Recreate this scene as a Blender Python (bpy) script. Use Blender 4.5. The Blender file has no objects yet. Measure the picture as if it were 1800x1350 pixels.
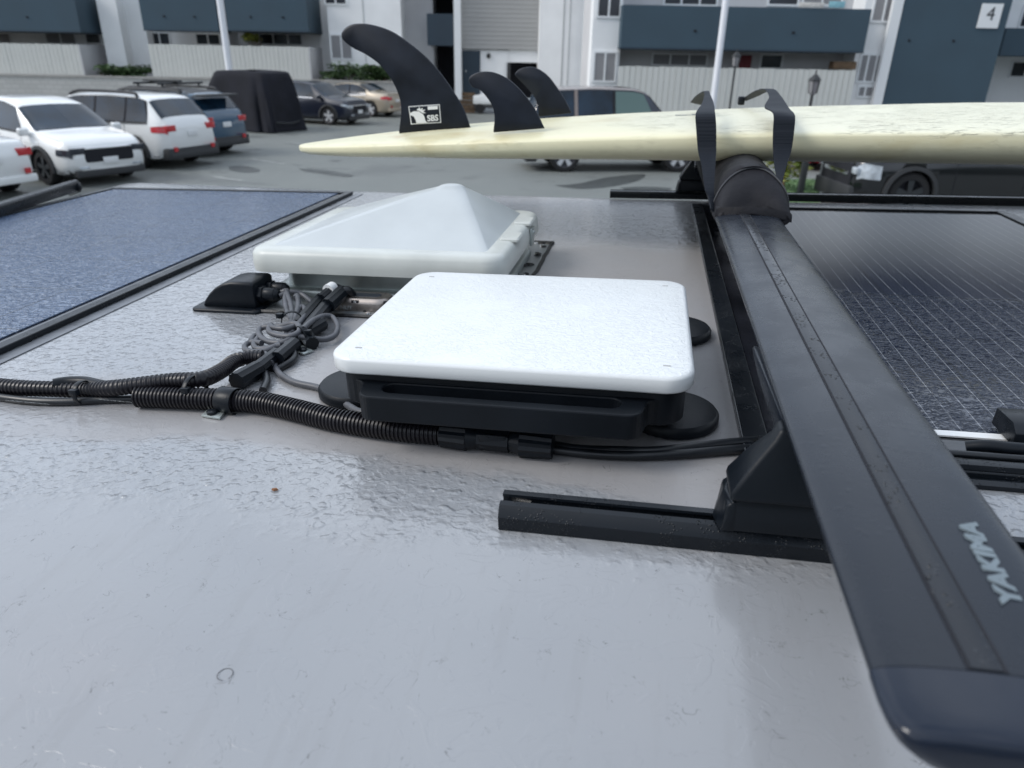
import bpy, bmesh, math, random
import numpy as np
from mathutils import Matrix, Vector
random.seed(7)
S = bpy.context.scene
COL = S.collection
# ------------------------------------------------------------------ camera, world, sun
F, CX, CY = 1248.0, 900.0, 675.0          # focal length and centre in photo pixels
CAMH, ROOFGAP = 2.55, 0.30                # eye above the lot, eye above the van roof

def upvec(yh, slope):                     # 'up' of a plane seen by the camera, from its vanishing line
    n = np.cross([0, yh - CY, F], [1, slope, 0]); n = n / np.linalg.norm(n)
    return n if n[1] < 0 else -n
up = upvec(105, .0189)
fy = np.array([0, 0, 1.]) - up * up[2]; fy /= np.linalg.norm(fy)
WM = np.stack([np.cross(fy, up), fy, up], 1)
upr = upvec(101, -.0162)                  # the van stands on a slight camber
ry = np.array([1160 - CX, 97 - CY, F]); ry = ry - upr * (ry @ upr); ry /= np.linalg.norm(ry)
RM = np.stack([np.cross(ry, upr), ry, upr], 1)

def R3(px, py, h):                        # photo pixel -> roof coordinates (u, v, h) at height h above the roof
    d = RM.T @ np.array([px - CX, py - CY, F]); t = (h - ROOFGAP) / d[2]
    return (d[0] * t, d[1] * t, h)
def Rv(px, py, v):
    d = RM.T @ np.array([px - CX, py - CY, F]); t = v / d[1]
    return (d[0] * t, v, ROOFGAP + d[2] * t)
def Wz(px, py, z=0.):
    d = WM.T @ np.array([px - CX, py - CY, F]); t = (z - CAMH) / d[2]
    return (d[0] * t, d[1] * t, z)
def Wy(px, py, Y):
    d = WM.T @ np.array([px - CX, py - CY, F]); t = Y / d[1]
    return (d[0] * t, Y, CAMH + d[2] * t)

A = WM.T @ RM
FR = Matrix([[*A[i], 0] for i in range(3)] + [[0, 0, 0, 1]])
FR = Matrix.Translation((0, 0, CAMH)) @ FR @ Matrix.Translation((0, 0, -ROOFGAP))
FW = Matrix.Identity(4)

cam = bpy.data.cameras.new('camera'); co = bpy.data.objects.new('camera', cam); COL.objects.link(co)
cam.sensor_width = 36; cam.lens = F / 1800 * 36; cam.clip_start = .02; cam.clip_end = 600
cw = WM.T @ np.diag([1, -1, -1])
co.matrix_world = Matrix.Translation((0, 0, CAMH)) @ Matrix([[*cw[i], 0] for i in range(3)] + [[0, 0, 0, 1]])
cam.dof.use_dof = True; cam.dof.focus_distance = .66; cam.dof.aperture_fstop = 9.5
S.camera = co

SUN_EL, SUN_ROT = math.radians(42), math.radians(-104)
wd = bpy.data.worlds.new('World'); S.world = wd; wd.use_nodes = True
nt = wd.node_tree; nt.nodes.clear()
out = nt.nodes.new('ShaderNodeOutputWorld'); bg = nt.nodes.new('ShaderNodeBackground')
sky = nt.nodes.new('ShaderNodeTexSky'); sky.sky_type = 'NISHITA'; sky.sun_disc = False
sky.sun_elevation = SUN_EL; sky.sun_rotation = SUN_ROT; sky.dust_density = 4; sky.air_density = 1.0
tc = nt.nodes.new('ShaderNodeTexCoord')
nz = nt.nodes.new('ShaderNodeTexNoise'); nz.inputs['Scale'].default_value = 2.2; nz.inputs['Detail'].default_value = 5
nt.links.new(tc.outputs['Generated'], nz.inputs['Vector'])
cr = nt.nodes.new('ShaderNodeValToRGB')           # cloud deck: brighter and darker greys
cr.color_ramp.elements[0].position = .32; cr.color_ramp.elements[0].color = (3.9, 4.8, 6.2, 1)
cr.color_ramp.elements[1].position = .68; cr.color_ramp.elements[1].color = (10.4, 11.4, 12.8, 1)
nt.links.new(nz.outputs['Fac'], cr.inputs['Fac'])
mx = nt.nodes.new('ShaderNodeMix'); mx.data_type = 'RGBA'; mx.inputs['Factor'].default_value = .8
sx_ = nt.nodes.new('ShaderNodeSeparateXYZ'); nt.links.new(tc.outputs['Generated'], sx_.inputs[0])
br_ = nt.nodes.new('ShaderNodeMapRange'); br_.inputs['From Min'].default_value = -.8; br_.inputs['From Max'].default_value = .95   # the cloud is thinner towards the sun
br_.inputs['To Min'].default_value = .72; br_.inputs['To Max'].default_value = 1.38
dt_ = nt.nodes.new('ShaderNodeVectorMath'); dt_.operation = 'DOT_PRODUCT'; dt_.inputs[1].default_value = (-.5, .86, .1); nt.links.new(tc.outputs['Generated'], dt_.inputs[0]); nt.links.new(dt_.outputs['Value'], br_.inputs['Value'])
vm_ = nt.nodes.new('ShaderNodeVectorMath'); vm_.operation = 'SCALE'; nt.links.new(cr.outputs['Color'], vm_.inputs[0]); nt.links.new(br_.outputs[0], vm_.inputs['Scale'])
nt.links.new(sky.outputs['Color'], mx.inputs['A']); nt.links.new(vm_.outputs[0], mx.inputs['B'])
nt.links.new(mx.outputs['Result'], bg.inputs['Color']); bg.inputs['Strength'].default_value = .1
nt.links.new(bg.outputs[0], out.inputs[0])
sun = bpy.data.lights.new('sun', 'SUN'); sun.energy = 1.3; sun.angle = math.radians(22); sun.color = (1, .97, .93)
so = bpy.data.objects.new('sun', sun); COL.objects.link(so)
so.rotation_euler = (math.radians(90) - SUN_EL, 0, math.pi - SUN_ROT)
S.view_settings.view_transform = 'Standard'; S.view_settings.look = 'None'; S.view_settings.gamma = 1
S.view_settings.exposure = .42
S.cycles.max_bounces = 6

# ------------------------------------------------------------------ materials
MATS = {}
def rgb(r, g, b):                         # sRGB 0-255 -> linear
    f = lambda c: (c / 255 / 12.92) if c / 255 <= .04045 else ((c / 255 + .055) / 1.055) ** 2.4
    return (f(r), f(g), f(b), 1)
def mat(name, col, rough=.5, metal=0., var=.0, vscale=8., bump=0., bscale=60., coat=0., spec=.5, trans=0., stretch=None, **kw):
    if name in MATS: return MATS[name]
    m = bpy.data.materials.new(name); m.use_nodes = True; MATS[name] = m
    n = m.node_tree; b = n.nodes['Principled BSDF']
    col = tuple(col) + ((1,) if len(col) == 3 else ())
    b.inputs['Base Color'].default_value = col; b.inputs['Roughness'].default_value = rough
    b.inputs['Metallic'].default_value = metal; b.inputs['Coat Weight'].default_value = coat
    b.inputs['Coat Roughness'].default_value = .06
    b.inputs['Specular IOR Level'].default_value = spec; b.inputs['Transmission Weight'].default_value = trans
    t = n.nodes.new('ShaderNodeTexCoord'); vec = t.outputs['Object']
    if stretch:
        mp = n.nodes.new('ShaderNodeMapping'); mp.inputs['Scale'].default_value = stretch
        n.links.new(vec, mp.inputs['Vector']); vec = mp.outputs['Vector']
    if var:
        x = n.nodes.new('ShaderNodeTexNoise'); x.inputs['Scale'].default_value = vscale; x.inputs['Detail'].default_value = 6
        n.links.new(vec, x.inputs['Vector'])
        mr = n.nodes.new('ShaderNodeMapRange'); mr.inputs['From Min'].default_value = .3; mr.inputs['From Max'].default_value = .7
        mr.inputs['To Min'].default_value = 1 - var; mr.inputs['To Max'].default_value = 1 + var
        n.links.new(x.outputs['Fac'], mr.inputs['Value'])
        mm = n.nodes.new('ShaderNodeVectorMath'); mm.operation = 'SCALE'; mm.inputs[0].default_value = col[:3]
        n.links.new(mr.outputs[0], mm.inputs['Scale']); n.links.new(mm.outputs[0], b.inputs['Base Color'])
        r2 = n.nodes.new('ShaderNodeMapRange'); r2.inputs['To Min'].default_value = max(.02, rough - .12); r2.inputs['To Max'].default_value = min(1, rough + .12)
        n.links.new(x.outputs['Fac'], r2.inputs['Value']); n.links.new(r2.outputs[0], b.inputs['Roughness'])
    if bump:
        x = n.nodes.new('ShaderNodeTexNoise'); x.inputs['Scale'].default_value = bscale; x.inputs['Detail'].default_value = 4
        n.links.new(vec, x.inputs['Vector'])
        bp = n.nodes.new('ShaderNodeBump'); bp.inputs['Strength'].default_value = 1; bp.inputs['Distance'].default_value = bump
        n.links.new(x.outputs['Fac'], bp.inputs['Height']); n.links.new(bp.outputs[0], b.inputs['Normal'])
    return m

class NG:                                  # tiny node-graph helper
    def __init__(s, name):
        s.m = bpy.data.materials.new(name); s.m.use_nodes = True; MATS[name] = s.m
        s.t = s.m.node_tree; s.b = s.t.nodes['Principled BSDF']
        s.tc = s.t.nodes.new('ShaderNodeTexCoord').outputs['Object']
        sp = s.t.nodes.new('ShaderNodeSeparateXYZ'); s.t.links.new(s.tc, sp.inputs[0])
        s.x, s.y, s.z = sp.outputs
    def L(s, a, b): s.t.links.new(a, b)
    def node(s, typ, **kw):
        n = s.t.nodes.new(typ)
        for k, v in kw.items(): setattr(n, k, v)
        return n
    def put(s, sock, v):
        if isinstance(v, (int, float)): sock.default_value = v
        elif isinstance(v, tuple): sock.default_value = v
        else: s.L(v, sock)
    def math(s, op, a, b=0., c=None):
        n = s.node('ShaderNodeMath', operation=op); s.put(n.inputs[0], a); s.put(n.inputs[1], b)
        if c is not None: s.put(n.inputs[2], c)
        return n.outputs[0]
    def noise(s, scale, detail=2, rough=.5, dist=0., vec=None, w=None):
        n = s.node('ShaderNodeTexNoise'); n.inputs['Scale'].default_value = scale; n.inputs['Detail'].default_value = detail
        n.inputs['Roughness'].default_value = rough; n.inputs['Distortion'].default_value = dist
        s.L(vec if vec is not None else s.tc, n.inputs['Vector']); return n.outputs['Fac']
    def mapping(s, scale=(1, 1, 1), loc=(0, 0, 0), rot=(0, 0, 0)):
        n = s.node('ShaderNodeMapping'); n.inputs['Scale'].default_value = scale; n.inputs['Location'].default_value = loc
        n.inputs['Rotation'].default_value = rot
        s.L(s.tc, n.inputs['Vector']); return n.outputs[0]
    def ss(s, v, a, b, lo=0., hi=1.):
        n = s.node('ShaderNodeMapRange', interpolation_type='SMOOTHSTEP')
        s.put(n.inputs['Value'], v); n.inputs['From Min'].default_value = a; n.inputs['From Max'].default_value = b
        n.inputs['To Min'].default_value = lo; n.inputs['To Max'].default_value = hi
        return n.outputs[0]
    def mixc(s, f, a, b):
        n = s.node('ShaderNodeMix', data_type='RGBA'); s.put(n.inputs['Factor'], f); s.put(n.inputs['A'], a); s.put(n.inputs['B'], b)
        return n.outputs['Result']
    def mix(s, f, a, b):
        n = s.node('ShaderNodeMix', data_type='FLOAT'); s.put(n.inputs['Factor'], f); s.put(n.inputs['A'], a); s.put(n.inputs['B'], b)
        return n.outputs['Result']
    def voro(s, scale, feature='F1', vec=None, rnd=1.):
        n = s.node('ShaderNodeTexVoronoi', feature=feature); n.inputs['Scale'].default_value = scale
        n.inputs['Randomness'].default_value = rnd
        s.L(vec if vec is not None else s.tc, n.inputs['Vector']); return n
    def bump(s, h, dist, prev=None):
        n = s.node('ShaderNodeBump'); n.inputs['Strength'].default_value = 1; n.inputs['Distance'].default_value = dist
        s.L(h, n.inputs['Height'])
        if prev is not None: s.L(prev, n.inputs['Normal'])
        s.L(n.outputs[0], s.b.inputs['Normal']); return n.outputs[0]
    def set(s, **kw):
        for k, v in kw.items(): s.put(s.b.inputs[k.replace('_', ' ')], v)

def water_height(g, scale, thr=.5, soft=.03, stretch=(1, 1, 1), dist=.6, loc=(0, 0, 0)):
    v = g.mapping(scale=stretch, loc=loc)
    n1 = g.noise(scale, 2.5, .55, dist, vec=v)
    return g.ss(n1, thr - soft, thr + soft)

def make_roof():
    g = NG('wet_roof_paint')
    big = g.noise(3.2, 3, .5); mid = g.noise(14, 3, .55)
    # where the rain stands: a band in front of the conduit, the back left and the far strip
    wob = g.math('ADD', g.math('MULTIPLY', g.math('SUBTRACT', big, .5), .16), g.math('MULTIPLY', g.math('SUBTRACT', mid, .5), .05))
    vv = g.math('ADD', g.y, wob)
    slope = g.math('MULTIPLY_ADD', g.x, -.035, vv)
    near = g.ss(g.math('ADD', slope, g.math('MULTIPLY', g.math('SUBTRACT', g.noise(60, 3), .5), .05)), .365, .40)                                   # 0 on the near shoulder, 1 beyond
    dry_band = g.math('MULTIPLY', g.ss(vv, .452, .475), g.math('SUBTRACT', 1., g.ss(vv, .575, .60)))
    dry_band = g.math('MULTIPLY', dry_band, g.ss(g.math('ADD', g.x, wob), -.75, -.35)); dry_band = g.math('MULTIPLY', dry_band, g.ss(g.x, .18, .22, 1, 0))
    right_dry = g.math('MULTIPLY', g.ss(g.math('ADD', g.x, wob), -.42, -.30), g.ss(vv, .50, .56))
    far = g.ss(vv, 1.18, 1.3)
    right_dry = g.math('MULTIPLY', right_dry, g.math('SUBTRACT', 1., g.math('MULTIPLY', far, .6)))
    dry = g.math('MAXIMUM', dry_band, right_dry)
    wet = g.math('MULTIPLY', near, g.math('SUBTRACT', 1., g.math('MULTIPLY', dry, .93)))
    w1 = water_height(g, 56, .5, .06, (1, 1.15, 1), .35)
    w2 = water_height(g, 115, .52, .07, (1, 1.1, 1), .3, (5, 0, 0))
    wv = g.mapping((1, 1.25, 1)); vd = g.voro(120, 'SMOOTH_F1', vec=wv); bead = g.ss(vd.outputs['Distance'], .10, .50, 1, 0)
    bead = g.math('MULTIPLY', bead, g.ss(g.noise(70, 2), .40, .56))
    hh = g.math('ADD', g.math('MULTIPLY', w1, .00042), g.math('MULTIPLY', w2, .00025))
    hh = g.math('ADD', hh, g.math('MULTIPLY', bead, .0009))
    hh = g.math('ADD', hh, g.math('MULTIPLY', g.noise(55, 1, .5, vec=g.mapping((1, 1.1, 1))), .0008))
    hh = g.math('MULTIPLY', hh, wet)
    # sparse specks and lone drops on the shoulder
    fine = g.voro(210); sp = g.ss(fine.outputs['Distance'], .05, .22, 1, 0)
    on = g.ss(g.noise(55, 2), .58, .66)
    hh = g.math('ADD', hh, g.math('MULTIPLY', g.math('MULTIPLY', sp, on), .00012))
    film = g.math('MULTIPLY', water_height(g, 26, .56, .012, (1, 1.2, 1), 2.2, (3, 1, 0)), .00007)
    hh = g.math('ADD', hh, film)
    hh = g.math('ADD', hh, g.math('MULTIPLY', g.noise(900, 1), .000012))
    g.bump(hh, 1.)
    runs = g.math('MULTIPLY', g.ss(g.noise(30, 4, .6, .2, vec=g.mapping((2.2, .35, 1), (2, 0, 0))), .52, .68), .10)
    dirt = g.ss(g.noise(170, 5, .7), .64, .74)
    specks = g.math('MULTIPLY', g.ss(g.voro(95).outputs['Distance'], .03, .07, 1, 0), g.ss(g.noise(23, 2), .5, .6))
    sq = g.math('ABSOLUTE', g.math('SUBTRACT', g.noise(48, 3, .55, 1.2), .5)); sq = g.ss(sq, .0015, .006, 1, 0)
    sq = g.math('MULTIPLY', sq, g.ss(g.noise(70, 3, .6, vec=g.mapping(loc=(3, 3, 3))), .54, .62))
    c = g.mixc(dry, (.264, .276, .290, 1), (.30, .29, .287, 1))
    c = g.mixc(g.ss(wob, -.01, .05), c, (.282, .284, .295, 1))
    c = g.mixc(g.math('MULTIPLY', g.noise(5, 4), .4), c, (.29, .29, .30, 1))
    c = g.mixc(g.math('MULTIPLY', sq, g.math('MULTIPLY', g.math('SUBTRACT', 1., g.math('MULTIPLY', wet, .7)), .55)), c, (.05, .05, .05, 1))
    c = g.mixc(runs, c, (.18, .175, .17, 1))
    c = g.mixc(g.math('MULTIPLY', dirt, .16), c, (.12, .11, .1, 1))
    c = g.mixc(g.math('MULTIPLY', specks, .6), c, (.05, .045, .04, 1))
    g.set(Base_Color=c, Roughness=g.mix(wet, g.mix(near, .22, .34), .15), Specular_IOR_Level=g.mix(dry, g.mix(wet, .5, .6), .3))
    g.L(g.mix(dry, g.mix(wet, .5, .5), .05), g.b.inputs['Coat Weight']); g.b.inputs['Coat Roughness'].default_value = .1
    return g.m
def make_panel(name, dark, line_u, wetfrom=None, cells=.158, fac=1.):
    g = NG(name)
    # thin silver fingers along v, spaced in u
    fx = g.math('FRACT', g.math('DIVIDE', g.x, line_u))
    ln = g.math('LESS_THAN', g.math('ABSOLUTE', g.math('SUBTRACT', fx, .5)), .0009 / line_u / 2 * 1.0)
    fy_ = g.math('FRACT', g.math('DIVIDE', g.y, .02)); dash = g.ss(g.noise(60, 1), .3, .5, .35, 1)
    ln = g.math('MULTIPLY', ln, dash)
    c = g.mixc(g.noise(4, 3), dark, tuple(min(1, q * 1.5) for q in dark[:3]) + (1,))
    c = g.mixc(g.math('MULTIPLY', ln, .38 * fac), c, (.5, .52, .55, 1))
    gx_ = g.math('ABSOLUTE', g.math('SUBTRACT', g.math('FRACT', g.math('DIVIDE', g.x, cells)), .5)); gy_ = g.math('ABSOLUTE', g.math('SUBTRACT', g.math('FRACT', g.math('DIVIDE', g.y, cells)), .5))
    c = g.mixc(g.math('MULTIPLY', g.math('MAXIMUM', g.math('LESS_THAN', gx_, .008), g.math('LESS_THAN', gy_, .008)), .6), c, (.006, .007, .01, 1))
    if wetfrom is None: wet = 1.
    else:
        w = g.math('ADD', g.y, g.math('MULTIPLY', g.math('SUBTRACT', g.noise(9, 4, .6), .5), .07))
        wet = g.ss(w, wetfrom - .015, wetfrom + .015, 1, 0)
    w1 = water_height(g, 62, .5, .07, (1, 1.9, 1), .7)
    w2 = water_height(g, 140, .52, .07, (1, 1.4, 1), .4)
    hh = g.math('ADD', g.math('MULTIPLY', w1, .0008), g.math('MULTIPLY', w2, .0006))
    hh = g.math('MULTIPLY', hh, wet)
    hh = g.math('ADD', hh, g.math('MULTIPLY', g.noise(600, 2), .00001))
    g.bump(hh, 1.)
    g.set(Base_Color=c, Roughness=g.mix(wet, .3, .1) if wetfrom is not None else .14)
    g.b.inputs['Specular IOR Level'].default_value = .62
    return g.m
def make_wetblack(name, col=(.012, .013, .016), rough=.28, drops=1., scale=240, spec=.5):
    g = NG(name)
    v = g.voro(scale); d = g.ss(v.outputs['Distance'], .0, .42, 1, 0); on = g.ss(g.noise(scale * .12, 3), .5, .58)
    hh = g.math('MULTIPLY', g.math('MULTIPLY', d, on), .0006 * drops)
    hh = g.math('ADD', hh, g.math('MULTIPLY', g.noise(scale * 2.5, 2), .00004))
    g.bump(hh, 1.)
    c = g.mixc(g.noise(20, 5), tuple(col) + (1,), tuple(q * 1.35 for q in col) + (1,))
    g.set(Base_Color=c, Roughness=g.ss(g.noise(28, 5, .65), .3, .7, rough - .05, rough + .05), Specular_IOR_Level=spec)
    return g.m
def make_dish():
    g = NG('white_antenna_shell')
    w1 = water_height(g, 120, .52, .06, (1, 1.7, 1), 1.1); w2 = water_height(g, 260, .5, .08, (1, 1.3, 1), .5)
    reg = g.ss(g.noise(14, 2), .3, .55, .25, 1)
    hh = g.math('ADD', g.math('MULTIPLY', w1, .00022), g.math('MULTIPLY', w2, .00012))
    hh = g.math('MULTIPLY', hh, reg)
    top = g.ss(g.z, .036, .0375)
    g.bump(g.math('MULTIPLY', hh, top), 1.)
    st = g.ss(g.noise(42, 5, .7), .68, .76)
    g.set(Base_Color=g.mixc(g.math('MULTIPLY', st, .22), (.68, .70, .70, 1), (.45, .45, .45, 1)), Roughness=.28)
    return g.m
def make_foam():
    g = NG('surfboard_resin')
    v = g.mapping((1, 4.5, 3)); n1 = g.noise(34, 6, .8, .6, vec=v)
    crack = g.math('MULTIPLY', g.ss(n1, .555, .60), g.ss(g.noise(7, 3), .38, .5))
    st = g.ss(g.noise(7, 4, .6, vec=g.mapping((1, 1, 2))), .5, .75)
    c = g.mixc(st, (.74, .70, .48, 1), (.64, .57, .34, 1))
    bott = g.ss(g.z, .040, .048)                      # the bottom skin is whiter than the yellowed rail
    c = g.mixc(g.math('MULTIPLY', bott, .75), c, (.74, .73, .57, 1))
    c = g.mixc(g.math('MULTIPLY', g.math('MULTIPLY', crack, .30), g.math('ADD', bott, .1)), c, (.22, .2, .14, 1))
    tan = g.math('MULTIPLY', g.ss(g.noise(9, 3), .58, .7), g.ss(g.x, -.4, -.7))
    c = g.mixc(g.math('MULTIPLY', tan, .5), c, (.5, .3, .12, 1))
    g.bump(g.math('MULTIPLY', g.math('ADD', n1, g.math('MULTIPLY', crack, -1.)), g.math('ADD', g.math('MULTIPLY', bott, .0007), .0002)), 1.)
    g.set(Base_Color=c, Roughness=.38); return g.m
def make_asphalt():
    g = NG('damp_asphalt')
    st = g.ss(g.noise(.22, 4, .6, .4), .56, .63); st2 = g.ss(g.noise(.5, 5, .65, .8, vec=g.mapping((1, 2.2, 1), (4, 2, 0))), .60, .66)
    f = g.math('MAXIMUM', g.math('MULTIPLY', st, .35), g.math('MULTIPLY', st2, .8))
    c = g.mixc(g.noise(.8, 5), (.165, .180, .172, 1), (.215, .230, .216, 1))
    c = g.mixc(f, c, (.055, .058, .06, 1))
    c = g.mixc(g.math('MULTIPLY', g.noise(90, 3), .35), c, (.07, .07, .07, 1))
    g.bump(g.math('MULTIPLY', g.noise(120, 3), .004), 1.)
    g.set(Base_Color=c, Roughness=g.mix(f, .62, .4)); return g.m
def make_leaf(name, a, b):
    g = NG(name); g.set(Base_Color=g.mixc(g.ss(g.noise(6, 3), .35, .65), a, b), Roughness=.6); return g.m
def make_brick():
    g = NG('painted_block_wall')
    br = g.node('ShaderNodeTexBrick'); br.inputs['Scale'].default_value = 1
    br.inputs['Brick Width'].default_value = .42; br.inputs['Row Height'].default_value = .21; br.inputs['Mortar Size'].default_value = .012
    cb = g.node('ShaderNodeCombineXYZ'); g.L(g.x, cb.inputs[0]); g.L(g.z, cb.inputs[1]); g.L(cb.outputs[0], br.inputs['Vector'])
    br.inputs['Color1'].default_value = (.45, .45, .43, 1); br.inputs['Color2'].default_value = (.50, .50, .48, 1); br.inputs['Mortar'].default_value = (.36, .36, .35, 1)
    g.set(Base_Color=br.outputs['Color'], Roughness=.8); return g.m
def make_siding(name, a, b, pitch, axis):
    g = NG(name); co_ = g.x if axis == 'x' else g.z
    fr = g.math('FRACT', g.math('DIVIDE', co_, pitch)); ln = g.ss(fr, .0, .1, 1, 0)
    c = g.mixc(g.noise(1.2, 4, .6), a, b); c = g.mixc(g.math('MULTIPLY', ln, .45), c, tuple(q * .45 for q in a[:3]) + (1,))
    g.bump(g.math('MULTIPLY', ln, -.012), 1.)
    g.set(Base_Color=c, Roughness=.7); return g.m

M_roof = make_roof()
M_panL = make_panel('solar_cells_wet', (.055, .085, .145, 1), .0190, fac=.15)
M_panR = make_panel('solar_cells', (.012, .016, .030, 1), .0187, wetfrom=-.08)
M_blk = make_wetblack('wet_black_metal', (.006, .008, .011), .3, .9, 480, .3)
M_bar = make_wetblack('crossbar_anodised', (.010, .013, .019), .28, .14, 150, .33)
M_strip = make_wetblack('wet_rubber_strip', (.012, .014, .018), .28, 2.4, 330)
M_plas = make_wetblack('black_plastic', (.005, .007, .010), .34, .12, 200, .24)
M_capp = make_wetblack('end_cap_plastic', (.006, .010, .020), .12, .35, 60, .4)
M_mount = mat('matte_black_mount', (.005, .007, .010), .42, spec=.22, var=.25, vscale=18, bump=.0001, bscale=500)
M_cond = mat('conduit_plastic', (.009, .008, .011), .33, var=.2, vscale=40, spec=.4)
M_cable = mat('black_cable_jacket', (.008, .010, .013), .36, var=.25, vscale=30)
M_gcab = mat('grey_cable_jacket', (.075, .078, .088), .45, var=.25, vscale=60)
M_dish = make_dish(); M_board = make_foam(); M_asph = make_asphalt()
M_fin = mat('black_fin', (.006, .009, .016), .45, spec=.3, var=.45, vscale=22, bump=.00008, bscale=400)
M_web = mat('black_webbing', (.006, .009, .015), .65, spec=.25, bump=.0011, bscale=1, stretch=(2, 2, 330))
M_fab = mat('black_nylon_fabric', (.009, .009, .012), .66, spec=.25, var=.35, vscale=14, bump=.004, bscale=26)
M_seam = mat('fabric_piping', (.045, .047, .052), .6)
M_lid = mat('white_abs_lid', (.47, .50, .505), .36, var=.06, vscale=12, bump=.0002, bscale=90)
M_skirt = mat('aged_white_rim', (.53, .55, .52), .34, var=.08, vscale=20)
M_galv = mat('galvanised_steel', (.42, .46, .45), .38, metal=.75, var=.15, vscale=18)
M_seal = mat('black_sealant', (.008, .008, .009), .5, bump=.001, bscale=120)
M_screw = mat('bright_screw', (.8, .8, .8), .25, metal=1)
M_champ = mat('champagne_metal', (.36, .32, .29), .3, metal=.85, var=.12, vscale=60)
M_white = mat('white_print', (.75, .76, .76), .5)
M_logo = mat('pale_blue_print', (.15, .185, .205), .45, var=.12, vscale=60)
M_txt = mat('faded_print', (.4, .42, .42), .5)
M_wall = mat('white_stucco', (.87, .88, .88), .8, var=.05, vscale=.9)
M_wall2 = mat('grey_stucco', (.60, .60, .61), .8, var=.06, vscale=.9)
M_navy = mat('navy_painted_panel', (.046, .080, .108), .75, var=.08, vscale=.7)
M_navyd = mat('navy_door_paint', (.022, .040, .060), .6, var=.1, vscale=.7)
M_fence = make_siding('pale_board_fence', (.56, .57, .54, 1), (.65, .66, .63, 1), .21, 'x')
M_lap = make_siding('grey_lap_siding', (.34, .34, .335, 1), (.40, .40, .395, 1), .2, 'z')
M_joint = mat('wall_joint_grey', (.42, .43, .43), .8)  # plain grey for the wall joint lines
M_brick = make_brick()
M_wglass = mat('dark_window_glass', (.03, .035, .045), .12, var=.4, vscale=1.2)
M_blind = make_siding('window_blinds', (.33, .33, .34, 1), (.2, .2, .21, 1), .11, 'x')
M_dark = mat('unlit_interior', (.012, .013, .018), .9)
M_trim = mat('white_trim', (.78, .80, .81), .5)
M_pole = mat('white_pole_paint', (.80, .82, .86), .45)
M_iron = mat('dark_iron', (.025, .028, .03), .55)
M_cw = mat('white_car_paint', (.78, .79, .78), .35, coat=1.)
M_cb = mat('blue_car_paint', (.022, .075, .135), .35, coat=1.)
M_cn = mat('dark_navy_car_paint', (.010, .014, .028), .3, coat=1.)
M_cg = mat('gold_car_paint', (.42, .36, .28), .35, metal=.3, coat=1.)
M_ck = mat('black_car_paint', (.005, .006, .008), .2, coat=1., spec=.4)
M_cr = mat('red_car_paint', (.38, .008, .018), .3, coat=1.)
M_ct = mat('tan_car_paint', (.21, .17, .15), .35, metal=.3, coat=1.)
M_glass = mat('car_glass', (.006, .018, .034), .06, spec=.5, var=.6, vscale=1.6)
M_glassg = mat('green_tinted_car_glass', (.09, .15, .14), .08, spec=.7)
M_clad = mat('grey_cladding', (.035, .037, .04), .6)
M_tyre = mat('tyre_rubber', (.014, .014, .015), .8)
M_rim = mat('alloy_rim', (.66, .67, .69), .35, metal=.3)
M_hub = mat('hub_grey', (.09, .09, .1), .4, metal=.5)
M_rimd = mat('dark_alloy_rim', (.06, .065, .07), .35, metal=.6)
M_chr = mat('chrome_trim', (.75, .76, .78), .15, metal=1)
M_tail = mat('red_lamp_lens', (.5, .012, .02), .2, coat=1)
M_lens = mat('clear_lamp_lens', (.42, .46, .50), .12, coat=1, var=.5, vscale=6)
M_cover = mat('black_car_cover_cloth', (.016, .017, .023), .8, spec=.2, var=.3, vscale=2)
M_green = make_leaf('dark_shrub_leaves', (.03, .07, .022, 1), (.07, .125, .04, 1))
M_yel = make_leaf('yellow_green_leaves', (.20, .27, .05, 1), (.42, .40, .08, 1))
M_grass = make_leaf('lawn_green', (.12, .21, .09, 1), (.20, .31, .16, 1))
M_wood = mat('weathered_wood', (.17, .11, .065), .8, var=.3, vscale=6)
M_conc = mat('pale_concrete', (.36, .35, .33), .85, var=.12, vscale=3)
M_skin = mat('skin', (.45, .26, .19), .5); M_jacket = mat('blue_jacket', (.012, .05, .16), .75); M_jean = mat('dark_trousers', (.02, .025, .05), .8)
M_hair = mat('dark_hair', (.012, .01, .008), .6)

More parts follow.
